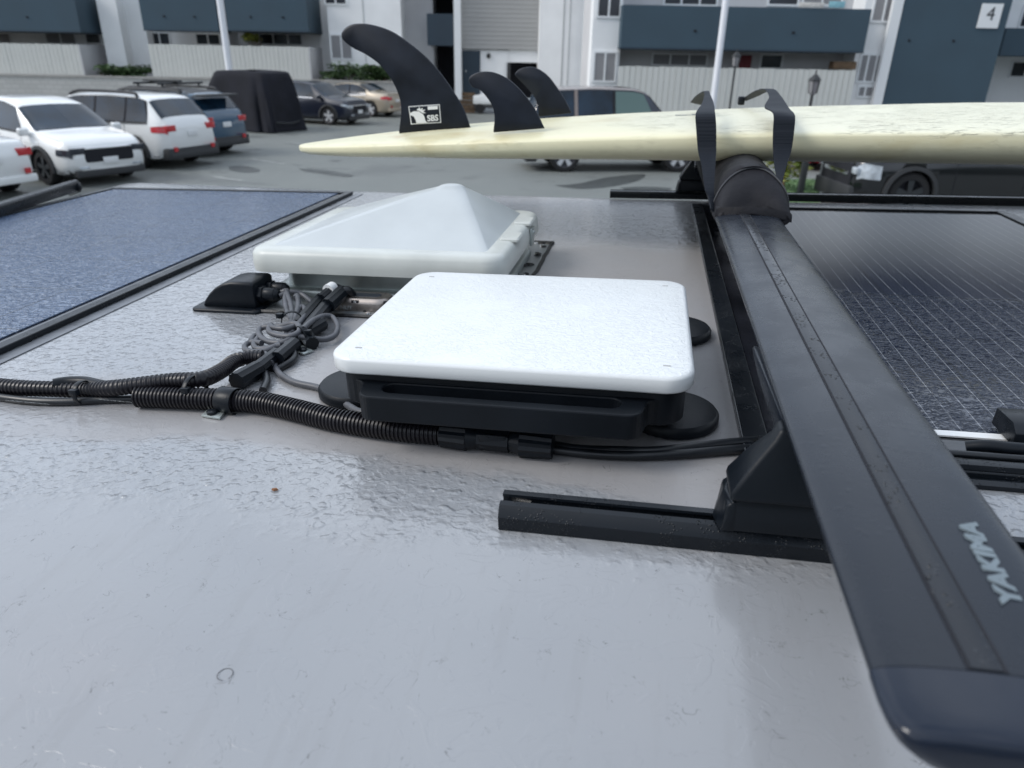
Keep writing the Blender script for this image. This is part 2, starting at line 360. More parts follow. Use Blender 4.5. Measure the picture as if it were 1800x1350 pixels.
# ------------------------------------------------------------------ helpers
def thing(name, label, cat, base=(0, 0, 0), frame=FW, rz=0., group=None, kind=None):
    o = bpy.data.objects.new(name, None); COL.objects.link(o); o.empty_display_size = .05
    o.matrix_world = frame @ Matrix.Translation(base) @ Matrix.Rotation(rz, 4, 'Z')
    o['label'] = label; o['category'] = cat
    if group: o['group'] = group
    if kind: o['kind'] = kind
    o['bx'], o['by'], o['bz'] = base
    return o
class MB:
    def __init__(s): s.v = []; s.f = []
    def add(s, vs, fs):
        k = len(s.v); s.v += [tuple(p) for p in vs]; s.f += [tuple(i + k for i in f) for f in fs]; return s
    def box(s, x0, y0, z0, x1, y1, z1):
        return s.add([(x0, y0, z0), (x1, y0, z0), (x1, y1, z0), (x0, y1, z0), (x0, y0, z1), (x1, y0, z1), (x1, y1, z1), (x0, y1, z1)],
                     [(0, 3, 2, 1), (4, 5, 6, 7), (0, 1, 5, 4), (1, 2, 6, 5), (2, 3, 7, 6), (3, 0, 4, 7)])
    def loft(s, loops, closed=True, cap=True):
        n = len(loops[0]); vs = [p for l in loops for p in l]; fs = []
        for a in range(len(loops) - 1):
            for i in range(n if closed else n - 1):
                j = (i + 1) % n; fs.append((a * n + i, a * n + j, (a + 1) * n + j, (a + 1) * n + i))
        if cap and closed: fs.append(tuple(range(n))[::-1]); fs.append(tuple((len(loops) - 1) * n + i for i in range(n)))
        return s.add(vs, fs)
    def prism(s, poly, lo, hi, ax=2):      # polygon in the other two axes, extruded along ax
        def mk(p, t):
            q = list(p); q.insert(ax, t); return tuple(q)
        return s.loft([[mk(p, lo) for p in poly], [mk(p, hi) for p in poly]])
    def rr(s, cx, cy, layers, w, d, r, n=6):   # rounded rectangle stack: layers (inset, z)
        return s.loft([rrect(cx, cy, w - 2 * i, d - 2 * i, max(r - i, .0005), z, n) for i, z in layers])
    def tube(s, path, r, n=12, cap=True, rf=None):
        P = [Vector(p) for p in path]; loops = []
        T0 = (P[1] - P[0]).normalized(); N = T0.orthogonal().normalized()
        for i, p in enumerate(P):
            T = (P[min(i + 1, len(P) - 1)] - P[max(i - 1, 0)]).normalized()
            N = (N - T * N.dot(T)).normalized(); B = T.cross(N)
            rad = rf(i) if rf else r
            loops.append([tuple(p + (N * math.cos(2 * math.pi * k / n) + B * math.sin(2 * math.pi * k / n)) * rad) for k in range(n)])
        return s.loft(loops, cap=cap)
    def lathe(s, cx, cy, prof, n=28):      # (r, z)
        return s.loft([[(cx + r * math.cos(2 * math.pi * k / n), cy + r * math.sin(2 * math.pi * k / n), z) for k in range(n)] for r, z in prof])
    def build(s, name, mat_, parent=None, base=None, smooth=True, bev=0., seg=2, label=None, auto=40, frame=None):
        if base is None and parent is not None and 'bx' in parent: base = (parent['bx'], parent['by'], parent['bz'])
        if base is None: base = (0, 0, 0)
        me = bpy.data.meshes.new(name)
        me.from_pydata([(x - base[0], y - base[1], z - base[2]) for x, y, z in s.v], [], s.f)
        bm = bmesh.new(); bm.from_mesh(me)
        bmesh.ops.recalc_face_normals(bm, faces=bm.faces)
        if bev:
            es = [e for e in bm.edges if len(e.link_faces) == 2 and e.calc_face_angle(0) > math.radians(auto)]
            bmesh.ops.bevel(bm, geom=es, offset=bev, segments=seg, profile=.5, affect='EDGES', clamp_overlap=True)
        if smooth:
            for f in bm.faces: f.smooth = True
            for e in bm.edges:
                if len(e.link_faces) == 2 and e.calc_face_angle(0) > math.radians(auto): e.smooth = False
        bm.to_mesh(me); bm.free()
        me.materials.append(mat_)
        o = bpy.data.objects.new(name, me); COL.objects.link(o)
        if parent is not None:
            o.parent = parent
        elif frame is not None: o.matrix_world = frame @ Matrix.Translation(base)
        else: o.location = base
        if label: o['label'] = label
        o['bx'], o['by'], o['bz'] = base
        if parent is not None and parent.type == 'MESH':   # sub-part: same local frame as its part
            pass
        return o
def sub(mb, name, m, part, **kw):          # sub-part whose coordinates are the thing's coordinates
    b = kw.pop('base', None) or ((part['bx'], part['by'], part['bz']) if 'bx' in part else (0, 0, 0))
    return mb.build(name, m, part, base=b, **kw)
def rrect(cx, cy, w, d, r, z, n=6):
    L = []
    for qx, qy, a0 in ((1, 1, 0), (-1, 1, 90), (-1, -1, 180), (1, -1, 270)):
        for k in range(n + 1):
            a = math.radians(a0 + 90 * k / n)
            L.append((cx + qx * (w / 2 - r) + r * math.cos(a), cy + qy * (d / 2 - r) + r * math.sin(a), z))
    return L
def spline(pts, n=8):
    P = [Vector(p) for p in pts]; P = [P[0] * 2 - P[1]] + P + [P[-1] * 2 - P[-2]]; o = []
    for i in range(1, len(P) - 2):
        for k in range(n):
            t = k / n; a, b, c, d = P[i - 1:i + 3]
            o.append(tuple(.5 * ((2 * b) + (c - a) * t + (2 * a - 5 * b + 4 * c - d) * t * t + (3 * b - a - 3 * c + d) * t ** 3)))
    return o + [tuple(P[-2])]
def resample(path, step):
    P = [Vector(p) for p in path]; D = [0]
    for a, b in zip(P, P[1:]): D.append(D[-1] + (b - a).length)
    n = max(2, int(D[-1] / step)); o = []; j = 0
    for k in range(n + 1):
        t = D[-1] * k / n
        while j < len(D) - 2 and D[j + 1] < t: j += 1
        f = (t - D[j]) / max(1e-9, D[j + 1] - D[j]); o.append(tuple(P[j].lerp(P[j + 1], f)))
    return o
def text_mesh(txt, size, ext=.0002, bold=0.):
    c = bpy.data.curves.new('t', 'FONT'); c.body = txt; c.size = size; c.extrude = ext; c.align_x = 'CENTER'; c.align_y = 'CENTER'; c.offset = bold
    o = bpy.data.objects.new('t', c); COL.objects.link(o); dg = bpy.context.evaluated_depsgraph_get()
    me = bpy.data.meshes.new_from_object(o.evaluated_get(dg)); bpy.data.objects.remove(o); return me
def lettering(name, txt, size, origin, ex, ey, m, parent, bold=0., sx=1., ext=.0002, base=None):
    me = text_mesh(txt, size, ext, bold); ex = Vector(ex).normalized(); ey = Vector(ey).normalized(); ez = ex.cross(ey)
    b = base or (parent['bx'], parent['by'], parent['bz'])
    for v in me.vertices:
        p = Vector(origin) + ex * v.co.x * sx + ey * v.co.y + ez * v.co.z; v.co = p - Vector(b)
    me.materials.clear(); me.materials.append(m)
    o = bpy.data.objects.new(name, me); COL.objects.link(o); o.parent = parent; return o
def struct(o): o['kind'] = 'structure'; return o
# ================================================================== THE LOT AND THE BUILDINGS
g = MB().add([(-400, -300, 0), (400, -300, 0), (400, 500, 0), (-400, 500, 0)], [(0, 1, 2, 3)]).build('parking_lot_ground', M_asph, smooth=False); struct(g)
hm = make_leaf('reflection_ring_green', (.02, .035, .02, 1), (.05, .06, .045, 1)); L_ = []; rnd = random.Random(5)
for k in range(61):
    a = math.radians(172 + 196 * k / 60); R_ = 70 + 8 * math.sin(k * .6); h_ = 10 + 3 * math.sin(k * .9) + 1.5 * math.sin(k * 2.3)
    L_.append([(R_ * math.cos(a), R_ * math.sin(a), -.5), (R_ * math.cos(a), R_ * math.sin(a), h_ * .6), ((R_ + 8) * math.cos(a), (R_ + 8) * math.sin(a), h_), ((R_ + 20) * math.cos(a), (R_ + 20) * math.sin(a), -.5)])
struct(MB().loft(L_).build('unseen_reflection_ring', hm))  # unseen ring added behind the camera to darken low reflections
M_stain_shadow = mat('damp_stain_and_shadow', (.06, .066, .064), .42, var=.25, vscale=3)  # shared by the damp stains and the painted truck shadow
def stain_shadow(pts):
    P = spline([Wz(x, y, .004) for x, y in pts + pts[:1]], 5); struct(MB().add(P[:-1], [tuple(range(len(P) - 1))]).build('road_stain_and_shadow', M_stain_shadow, smooth=False))
stain_shadow([(402, 293), (425, 291), (455, 297), (452, 302), (425, 303), (405, 298)]); stain_shadow([(525, 296), (570, 299), (618, 307), (612, 311), (570, 306), (535, 301)])
stain_shadow([(975, 326), (1020, 322), (1065, 312), (1130, 306), (1125, 316), (1080, 327), (1020, 332)]); stain_shadow([(1090, 330), (1130, 328), (1180, 331), (1160, 336), (1110, 336)])  # last patch is the truck's shadow painted onto the asphalt
M_line = mat('worn_line_paint', (.30, .31, .30), .7, var=.3, vscale=5)
for q in (((440, 279), (500, 288)), ((372, 310), (425, 317)), ((505, 250), (560, 256))):
    a_, b_ = Vector(Wz(*q[0], .004)), Vector(Wz(*q[1], .004)); n_ = (b_ - a_).normalized().cross(Vector((0, 0, 1))) * .05
    struct(MB().add([a_ - n_, b_ - n_, b_ + n_, a_ + n_], [(0, 1, 2, 3)]).build('road_marking', M_line, smooth=False))
YL, YR = 38.0, 29.0
def wall_rect(mb, x0, y0, x1, y1, Y, depth):
    """box whose front face fills the photo rectangle on the facade plane Y"""
    xm, ym = (x0 + x1) / 2, max((y0 + y1) / 2, 60)
    X0, X1 = Wy(x0, ym, Y)[0], Wy(x1, ym, Y)[0]; Z1, Z0 = Wy(xm, y0, Y)[2], Wy(xm, y1, Y)[2]
    mb.box(X0, Y, max(Z0, 0), X1, Y + depth, Z1); return mb
def W(x0, y0, x1, y1, Y, d): return wall_rect(MB(), x0, y0, x1, y1, Y, d)
def window(b, x0, y0, x1, y1, Y, bars=1, blinds=False, fr=.07):
    """frame ring proud of the wall, a pane set back in it"""
    xm, ym = (x0 + x1) / 2, max((y0 + y1) / 2, 60)
    X0, X1 = Wy(x0, ym, Y)[0], Wy(x1, ym, Y)[0]; Z1, Z0 = Wy(xm, y0, Y)[2], Wy(xm, y1, Y)[2]
    f = MB(); a, c = Y - .05, Y - .004
    f.box(X0, a, Z0, X0 + fr, c, Z1); f.box(X1 - fr, a, Z0, X1, c, Z1); f.box(X0 + fr, a, Z1 - fr, X1 - fr, c, Z1); f.box(X0 + fr, a, Z0, X1 - fr, c, Z0 + fr)
    for k in range(bars):
        xx = X0 + (X1 - X0) * (k + 1) / (bars + 1); f.box(xx - fr / 2, a + .003, Z0 + fr, xx + fr / 2, c, Z1 - fr)
    w = f.build('window', M_trim, b, smooth=False)
    p = MB().box(X0 + fr, Y - .03, Z0 + fr, X1 - fr, Y - .008, Z1 - fr)
    sub(p, 'pane', M_blind if blinds else M_wglass, w, smooth=False)
    return w
# --- left wing: three balconies over fenced patios
b = thing('apartment_building', 'white left wing with three navy balconies above fenced patios', 'building', (-16, YL + 2.6, 0))
W(-260, -330, 578, 139, YL + 2.6, 6).build('wall', M_wall, b, smooth=False)
W1 = wall_rect
for q in ((180, 214, 1.2, 1.395), (218, 258, 1.9, .695), (386, 402, 1.2, 1.395)): W(q[0], -330, q[1], 139, YL + q[2], q[3]).build('fin_wall', M_wall, b, smooth=False)
def balcony(b, x0, x1, y0, y1, Y, depth, m=None):
    mb = W(x0, y0, x1, y1, Y, depth); o = mb.build('balcony', m or M_navy, b, smooth=False)
    xm = (x0 + x1) / 2; ym = (y0 + y1) / 2
    X0, X1 = Wy(x0, max(ym, 60), Y)[0], Wy(x1, max(ym, 60), Y)[0]; Z1 = Wy(xm, y0, Y)[2]; Z0 = Wy(xm, y1, Y)[2]
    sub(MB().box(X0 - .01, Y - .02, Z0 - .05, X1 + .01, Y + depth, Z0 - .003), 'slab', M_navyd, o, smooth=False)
    for t in (.3, .7):
        cx = X0 + (X1 - X0) * t; sub(MB().box(cx - .05, Y - .03, Z0 + .55, cx + .05, Y - .003, Z0 + .62), 'drain_outlet', M_dark, o, smooth=False)
    return o
balcony(b, -150, 143, -28, 53, YL, 2.6); balcony(b, 254, 386, -28, 53, YL, 1.6); balcony(b, 402, 543, -28, 54, YL, 2.6)
for r in ((-60, -120, 60, -40), (280, -120, 370, -40), (425, -120, 520, -40)): window(b, *r, YL + 2.6, 2)
window(b, 80, 56, 134, 78, YL + 2.6, 1, True); window(b, 150, 58, 178, 78, YL + 2.6, 0)
window(b, 262, 56, 300, 80, YL + 2.6, 1); window(b, 344, 58, 388, 80, YL + 2.6, 1); window(b, 455, 58, 532, 80, YL + 2.6, 2)
window(b, -80, 56, 20, 78, YL + 2.6, 3, True)
# --- middle part
YM = YL + 1.0
b = thing('apartment_building', 'white middle wing with grey lap siding over a blue door and an open garage', 'building', (-2, YM, 0))
W(578, -330, 706, 200, YM, 6).build('wall', M_wall, b, smooth=False); W(948, -330, 1046, 200, YM - 1.4, 7).build('wall', M_wall, b, smooth=False)
W(706, -330, 762, 205, YM + 1.6, 5).build('recessed_wall', M_wall2, b, smooth=False)
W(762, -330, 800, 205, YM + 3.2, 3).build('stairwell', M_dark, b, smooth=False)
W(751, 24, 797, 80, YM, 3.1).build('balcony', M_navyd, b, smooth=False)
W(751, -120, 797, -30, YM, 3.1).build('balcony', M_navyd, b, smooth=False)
W(798, -330, 810, 175, YM - .2, .5).build('column', M_trim, b, smooth=False)
W(805.5, -330, 948, 87, YM + .25, 6).build('siding', M_lap, b, smooth=False)
W(810.5, 88, 894, 172, YM + .4, .3).build('ground_floor_wall', M_wall, b, smooth=False); W(894, 88, 948, 110, YM + .4, .3).build('lintel', M_wall, b, smooth=False)
d_ = W(813, 89, 844, 166, YM + .33, .06).build('door', M_navyd, b, smooth=False)
xx = Wy(817, 130, YM)[0]; sub(MB().box(xx, YM + .27, 1.95, xx + .07, YM + .325, 2.02), 'handle', M_chr, d_, smooth=False)
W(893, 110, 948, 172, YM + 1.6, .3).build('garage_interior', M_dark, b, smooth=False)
W(891, 110, 897, 172, YM + .3, .09).build('garage_frame', M_clad, b, smooth=False)
xx = Wy(859, 98, YM + .4); MB().lathe(0, 0, [(.01, -.12), (.07, -.1), (.11, 0), (.07, .1), (.01, .12)], 12).build('wall_lamp', M_iron, b, base=(b['bx'] - xx[0], b['by'] - YM - .3, b['bz'] - xx[2]))
for a_ in ((989, 991), (1000, 1001.3)): W(a_[0], -330, a_[1], 198, YM - 1.42, .016).build('wall_joint', M_joint, b, smooth=False)
W(640, -330, 641.2, 198, YM - .02, .016).build('wall_joint', M_joint, b, smooth=False)
window(b, 575, -60, 614, 9, YM - .0, 1); window(b, 581, 60, 620, 105, YM - .0, 1, True)
# --- right wing
b = thing('apartment_building', 'white right wing with a long navy balcony above a fenced patio', 'building', (5, YR + 1.8, 0))
W(1046, -330, 1570, 200, YR + 1.8, 6).build('wall', M_wall2, b, smooth=False)
for q in ((1041, 1092), (1511, 1564)): W(q[0], -330, q[1], 200, YR + .7, 1.09).build('fin_wall', M_wall, b, smooth=False)
balcony(b, 1092, 1524, 12, 87, YR, 1.79)
window(b, 1046, -60, 1089, 32, YR + .7, 1); window(b, 1042, 90, 1084, 145, YR + .7, 1, True)
window(b, 1145, 93, 1244, 117, YR + 1.8, 2, True); window(b, 1335, 94, 1376, 122, YR + 1.8, 0)
window(b, 1160, -70, 1255, 11, YR + 1.8, 2); window(b, 1340, -70, 1395, 11, YR + 1.8, 0); window(b, 1400, -70, 1470, 11, YR + 1.8, 1, True)
window(b, 1524, -60, 1566, 40, YR + .7, 1, True); window(b, 1508, 94, 1552, 146, YR + .7, 2, True); window(b, 1506, 150, 1548, 172, YR + .7, 2, True)
YN = YR + .4
b = thing('apartment_building', 'blank navy end wall with white corner trim behind the surfboard', 'building', (12, YN, 0))
W(1577, -330, 1764, 205, YN, 9).build('wall', M_navy, b, smooth=False)
W(1560, -330, 1577, 205, YN - .03, .2).build('corner_trim', M_trim, b, smooth=False)
for px, py in ((1598, 71), (1676, 72)):
    p = Wy(px, py, YN); MB().box(p[0] - .04, YN - .02, p[2] - .04, p[0] + .04, YN - .003, p[2] + .04).build('wall_vent', M_dark, b, smooth=False)
sg = thing('building_number_sign', 'square white plate reading 4 high on the navy end wall', 'sign', Wy(1741, 28, YN - .05))
pc = (sg['bx'], sg['by'], sg['bz'])
MB().box(pc[0] - .38, pc[1], pc[2] - .40, pc[0] + .38, pc[1] + .045, pc[2] + .40).build('plate', M_trim, sg, smooth=False)
lettering('numeral', '4', .62, (pc[0], pc[1] - .006, pc[2] + .05), (1, 0, 0), (0, 0, 1), M_clad, sg, ext=.004)
b = thing('apartment_building', 'more distant white wing with a small navy balcony at the right edge', 'building', (18, YR + 3, 0))
W(1757, -330, 2250, 190, YR + 6, 5).build('wall', M_wall, b, smooth=False)
W(1762, 54, 2300, 103, YR + 3.5, 2.4).build('balcony', M_navy, b, smooth=False)
window(b, 1775, 107, 1830, 137, YR + 6, 1); window(b, 1840, 107, 1900, 137, YR + 6, 1); window(b, 1785, 8, 1850, 50, YR + 6, 1)
def prop(name, label, cat, x0, y0, x1, y1, Y, d, m, part):
    a = Wy((x0 + x1) / 2, y1, Y); t = thing(name, label, cat, a); W(x0, y0, x1, y1, Y, d).build(part, m, t, bev=.02)
prop('hanging_towel', 'pale blue towel over the long navy balcony', 'towel', 1448, 2, 1476, 13.5, YR - .03, .025, mat('pale_blue_cloth', (.25, .48, .55), .8, var=.2), 'cloth')
prop('hanging_cloth', 'white cloth over the long navy balcony left of the blue towel', 'cloth', 1396, 4, 1440, 13, YR - .03, .025, mat('white_cloth', (.6, .58, .55), .8, var=.2), 'cloth')
prop('red_screen', 'dull red panel under the long navy balcony', 'panel', 1300, 97, 1321, 121, YR + 1.2, .05, mat('dull_red', (.16, .03, .035), .8, var=.2), 'screen')
prop('storage_box', 'brown box top showing over the right end of the long fence', 'box', 1466, 108, 1506, 122, YR + .3, .5, M_wood, 'box')
# --- retaining wall and fences
rw = thing('retaining_wall', 'low painted block wall carrying the left patio fences', 'wall', (-18, YL - .3, 0))
xa = Wy(-260, 100, YL)[0]; xb = Wy(712, 100, YL)[0]; zt = Wy(300, 139, YL)[2]
MB().box(xa, YL - .3, 0, xb, YL - .05, zt).build('block_face', M_brick, rw, smooth=False)
MB().box(xa, YL - .34, zt + .002, xb, YL - .02, zt + .1).build('coping', M_conc, rw, smooth=False)
MB().box(xa, YL - .048, 0, xb, YL + 2.5, zt - .08).build('planter_soil', M_wood, rw, smooth=False)
def fence(x0, x1, y0, y1, Y, label, side=None, base=None):
    X0, X1 = Wy(x0, 90, Y)[0], Wy(x1, 90, Y)[0]; xm = (max(x0, 0) + x1) / 2; Z1 = Wy(xm, y0, Y)[2]; Z0 = 0 if y1 is None else Wy(xm, y1, Y)[2]
    f = thing('patio_fence', label, 'fence', ((X0 + X1) / 2, Y, Z0), group='pale board patio fences')
    mb = MB(); n = int((X1 - X0) / .21)
    for k in range(n):
        a = X0 + (X1 - X0) * k / n; mb.box(a, Y + random.uniform(0, .012), Z0, a + (X1 - X0) / n - .014, Y + .04, Z1 + random.uniform(-.012, .012))
    mb.build('boards', M_fence, f, smooth=False)
    MB().box(X0, Y + .042, Z1 - .2, X1, Y + .09, Z1 - .1).box(X0, Y + .042, Z0 + .15, X1, Y + .09, Z0 + .25).build('rail', M_fence, f, smooth=False)
    if side:
        MB().box(X1 + .002, Y, Z0, X1 + .05, Y + side, Z1).build('return_panel', M_wall2, f, smooth=False)
fence(-260, 139, 77, 139, YL + .05, 'pale board fence on the block wall behind the white cars', 2.4)
fence(262, 542, 80, 139, YL + .05, 'pale board fence on the block wall behind the covered car', 2.4)
fence(1090, 1513, 120, None, YR - .2, 'long pale board patio fence behind the tan and navy truck')
# --- shrubs
def leaf_mass(cx, cy, cz, rx, ry_, rz_, n, size, seed=0):
    rnd = random.Random(seed); mb = MB()
    cl = [(rnd.uniform(-.8, .8), rnd.uniform(-.7, .7), rnd.uniform(-.3, .75), rnd.uniform(.25, .5)) for _ in range(16)]
    for k in range(n):
        c = rnd.choice(cl)
        while True:
            d = [rnd.gauss(0, .5) for _ in range(3)]
            if sum(q * q for q in d) < 1.2: break
        x = cx + (c[0] + d[0] * c[3]) * rx; y = cy + (c[1] + d[1] * c[3]) * ry_; z = cz + (c[2] + d[2] * c[3]) * rz_
        a, t = rnd.uniform(0, 6.28), rnd.uniform(-1.2, 1.2); s = size * rnd.uniform(.6, 1.3)
        u = Vector((math.cos(a), math.sin(a), 0)) * s; w = Vector((-math.sin(a) * math.cos(t), math.cos(a) * math.cos(t), math.sin(t))) * s * .5
        p = Vector((x, y, z)); mb.add([p - u, p - w, p + u, p + w], [(0, 1, 2, 3)])
    return mb
def shrub(name, label, px, py, Y, rx, rz_, n, size, m, seed, group=None):
    x, y, z = Wy(px, py, Y); t = thing(name, label, 'shrub', (x, y, z - rz_), group=group)
    leaf_mass(x, y, z, rx, .8, rz_, n, size, seed).build('foliage', m, t, smooth=False)
    st = MB()
    for k in range(5): st.tube([(x + (k - 2) * rx * .3, y, z - rz_), (x + (k - 2) * rx * .36, y + .05 * k, z + rz_ * .2)], .03, 5)
    st.build('stem', M_wood, t)
shrub('clipped_shrub', 'dark green shrub on the wall beside the left fence', 216, 130, YL + .5, 1.55, .42, 2600, .09, M_green, 3, 'dark shrubs on the block wall')
shrub('clipped_shrub', 'dark green spiky shrub on the wall behind the tall fin', 634, 132, YL + .5, 1.75, .5, 2800, .1, M_green, 5, 'dark shrubs on the block wall')
shrub('potted_plant', 'yellow green plant showing over the left fence', 447, 68, YL + 1.2, .42, .3, 500, .08, M_yel, 9)
# --- poles and lamps
def pole(name, label, px0, py0, px1, py1, Y, r, m):
    a = Wy(px0, py0, Y); c = Wy(px1, py1, Y); x = (a[0] + c[0]) / 2
    t = thing(name, label, 'pole', (x, Y, 0), group='tall white poles')
    MB().tube([(x, Y, 0), (x, Y, 8)], r, 14).build('shaft', m, t)
    MB().lathe(x, Y, [(r * 1.9, 0.0), (r * 1.9, .03), (r * 1.2, .09), (r * 1.05, .1)], 14).build('base_plate', M_iron, t)
    return t
pole('white_pole', 'tall white pole in front of the left balconies', 388, 0, 400, 110, YL - 2.5, .15, M_pole)
pole('white_pole', 'tall white pole in front of the long navy balcony', 1270, 0, 1262, 160, YR - 2.5, .11, M_pole)
def lantern(px, py, Y, label, s, pend, group='lamp posts'):
    x, y, z = Wy(px, py, Y); t = thing('lamp_post', label, 'lamp post', (x, Y, 0), group=group)
    MB().tube([(x, Y, 0), (x, Y, z - .3 * s)], .045 * s, 10).build('post', M_iron, t)
    MB().lathe(x, Y, [(.06 * s, z - .3 * s), (.12 * s, z - .25 * s), (.16 * s, z + .08 * s), (.14 * s, z + .1 * s)], 6).build('lamp_glass', M_blind, t, smooth=False)
    for k in range(6): a_ = math.radians(60 * k); MB().tube([(x + .125 * s * math.cos(a_), Y + .125 * s * math.sin(a_), z - .25 * s), (x + .165 * s * math.cos(a_), Y + .165 * s * math.sin(a_), z + .09 * s)], .012 * s, 5).build('lantern_bar', M_iron, t)
    MB().lathe(x, Y, [(.2 * s, z + .1 * s), (.19 * s, z + .13 * s), (.06 * s, z + .26 * s), (.02 * s, z + .28 * s), (.03 * s, z + .33 * s), (.005, z + .4 * s)], 6).build('cap', M_iron, t, smooth=False)
lantern(1431, 148, YR - 6, 'black lantern lamp before the right end of the long fence', 1.0, 0)
lantern(1294, 104, YR - 3.2, 'thin dark lamp post right of the white pole', .8, 0)
# ================================================================== CARS
def interp(P, x):
    if x <= P[0][0]: return P[0][1]
    for (a, p), (c, q) in zip(P, P[1:]):
        if x <= c: return p + (q - p) * (x - a) / (c - a)
    return P[-1][1]
PROF = {   # top silhouette (x fraction rear->front, z fraction of height), belt line
 'wagon': ([(0, .50), (.008, .62), (.03, .70), (.115, .955), (.17, .985), (.35, 1.), (.55, .985), (.64, .95), (.78, .635), (.88, .60), (.96, .545), (.99, .46), (1, .40)], [(0, .58), (.1, .62), (.5, .60), (.75, .58), (1, .5)]),
 'suv': ([(0, .52), (.008, .62), (.03, .70), (.105, .93), (.15, .975), (.35, 1.), (.52, .985), (.61, .95), (.765, .66), (.86, .635), (.95, .58), (.985, .50), (1, .42)], [(0, .62), (.1, .66), (.5, .62), (.75, .60), (1, .5)]),
 'cross': ([(0, .54), (.008, .64), (.03, .71), (.12, .90), (.17, .965), (.36, 1.), (.50, .985), (.60, .93), (.775, .635), (.86, .605), (.94, .565), (.98, .50), (1, .40)], [(0, .64), (.1, .68), (.5, .62), (.775, .585), (1, .46)]),
 'sedan': ([(0, .50), (.01, .64), (.03, .70), (.14, .735), (.19, .76), (.33, .965), (.42, 1.), (.52, .99), (.60, .94), (.745, .66), (.85, .625), (.95, .55), (.985, .47), (1, .38)], [(0, .62), (.15, .66), (.5, .62), (.75, .60), (1, .5)]),
 'boxy': ([(0, .52), (.008, .60), (.02, .64), (.075, .93), (.11, .975), (.35, 1.), (.55, .99), (.62, .95), (.73, .665), (.86, .645), (.965, .60), (.99, .52), (1, .42)], [(0, .62), (.5, .60), (.73, .60), (1, .52)]),
 'pickup': ([(0, .50), (.008, .60), (.02, .615), (.30, .62), (.315, .63), (.335, .94), (.38, .985), (.52, 1.), (.60, .985), (.645, .94), (.735, .69), (.86, .675), (.96, .64), (.99, .56), (1, .42)], [(0, .58), (.5, .60), (.73, .60), (1, .53)]),
}
class Car:
    def __init__(s, kind, L, Wd, H, clr=.2):
        s.top, s.belt = PROF[kind]; s.L, s.W, s.H, s.clr = L, Wd, H, clr
    def sec(s, x):                      # x in 0..1 ; 12 points from sill centre to roof centre (y>=0)
        z = interp(s.top, x) * s.H
        for dx in (.012,): z = (interp(s.top, x - dx) + interp(s.top, x) * 2 + interp(s.top, x + dx)) / 4 * s.H
        b = min(interp(s.belt, x) * s.H, z - .05)
        e = abs(2 * x - 1); w = s.W / 2 * (1 - .10 * e ** 5 - .12 * max(0, e - .92) / .08)
        zb = s.clr + .14 * max(0, (e - .86) / .14) ** 1.5
        k = .30; g_ = max(z - b, .02)
        yr = max(w * .93 - k * g_, w * .35)
        return [(0, zb), (w * .82, zb), (w * .975, zb + .07), (w, zb + .35 * (b - zb)), (w * .995, zb + .72 * (b - zb)), (w * .955, b),
                (w * .93 - k * g_ * .5, b + (g_ - .06) * .5 if g_ > .1 else b + .35 * g_), (yr, b + g_ - (.055 if g_ > .12 else .25 * g_)), (yr * .88, z - (.018 if g_ > .12 else .05 * g_)), (yr * .6, z - .004), (0, z + .006)]
    def P(s, x, q, sd=1):
        S_ = s.sec(x); i = min(int(q), len(S_) - 2); f = q - i
        return Vector(((x - .5) * s.L, sd * (S_[i][0] * (1 - f) + S_[i + 1][0] * f), S_[i][1] * (1 - f) + S_[i + 1][1] * f))
    def body(s):
        xs = sorted(set([0, .004, .008, .016, .03] + [k / 44 for k in range(1, 44)] + [.975, .985, .992, .996, 1]))
        loops = []
        for x in xs:
            S_ = s.sec(x); l = [((x - .5) * s.L, y, z) for y, z in S_] + [((x - .5) * s.L, -y, z) for y, z in S_[-2:0:-1]]
            loops.append(l)
        return MB().loft(loops)
    def patch(s, f, nu, nv, off=.012, sd=1):
        """f(i, j) in 0..1 -> (x, q); a skin just outside the body"""
        vs = []; fs = []
        for j in range(nv + 1):
            for i in range(nu + 1):
                x, q = f(i / nu, j / nv); q0 = min(max(q, .02), 9.999); p = s.P(x, q0, sd)
                a = s.P(min(x + .004, 1), q0, sd) - s.P(max(x - .004, 0), q0, sd); b_ = s.P(x, min(q0 + .02, 9.999), sd) - s.P(x, q0 - .04, sd)
                n = a.cross(b_) * sd; n = n.normalized() if n.length > 1e-9 else Vector((0, 0, 1))
                if n.dot(Vector((0, p.y, p.z - .6))) < 0: n = -n
                vs.append(tuple(p + n * off))
        for j in range(nv):
            for i in range(nu): k = j * (nu + 1) + i; fs.append((k, k + 1, k + nu + 2, k + nu + 1))
        return vs, fs
def cut(obj, cyls):
    for c in cyls:
        md = obj.modifiers.new('b', 'BOOLEAN'); md.operation = 'DIFFERENCE'; md.object = c; md.solver = 'EXACT'
    dg = bpy.context.evaluated_depsgraph_get(); me = bpy.data.meshes.new_from_object(obj.evaluated_get(dg))
    obj.modifiers.clear(); old = obj.data; obj.data = me; bpy.data.meshes.remove(old)
    for c in cyls: bpy.data.objects.remove(c)
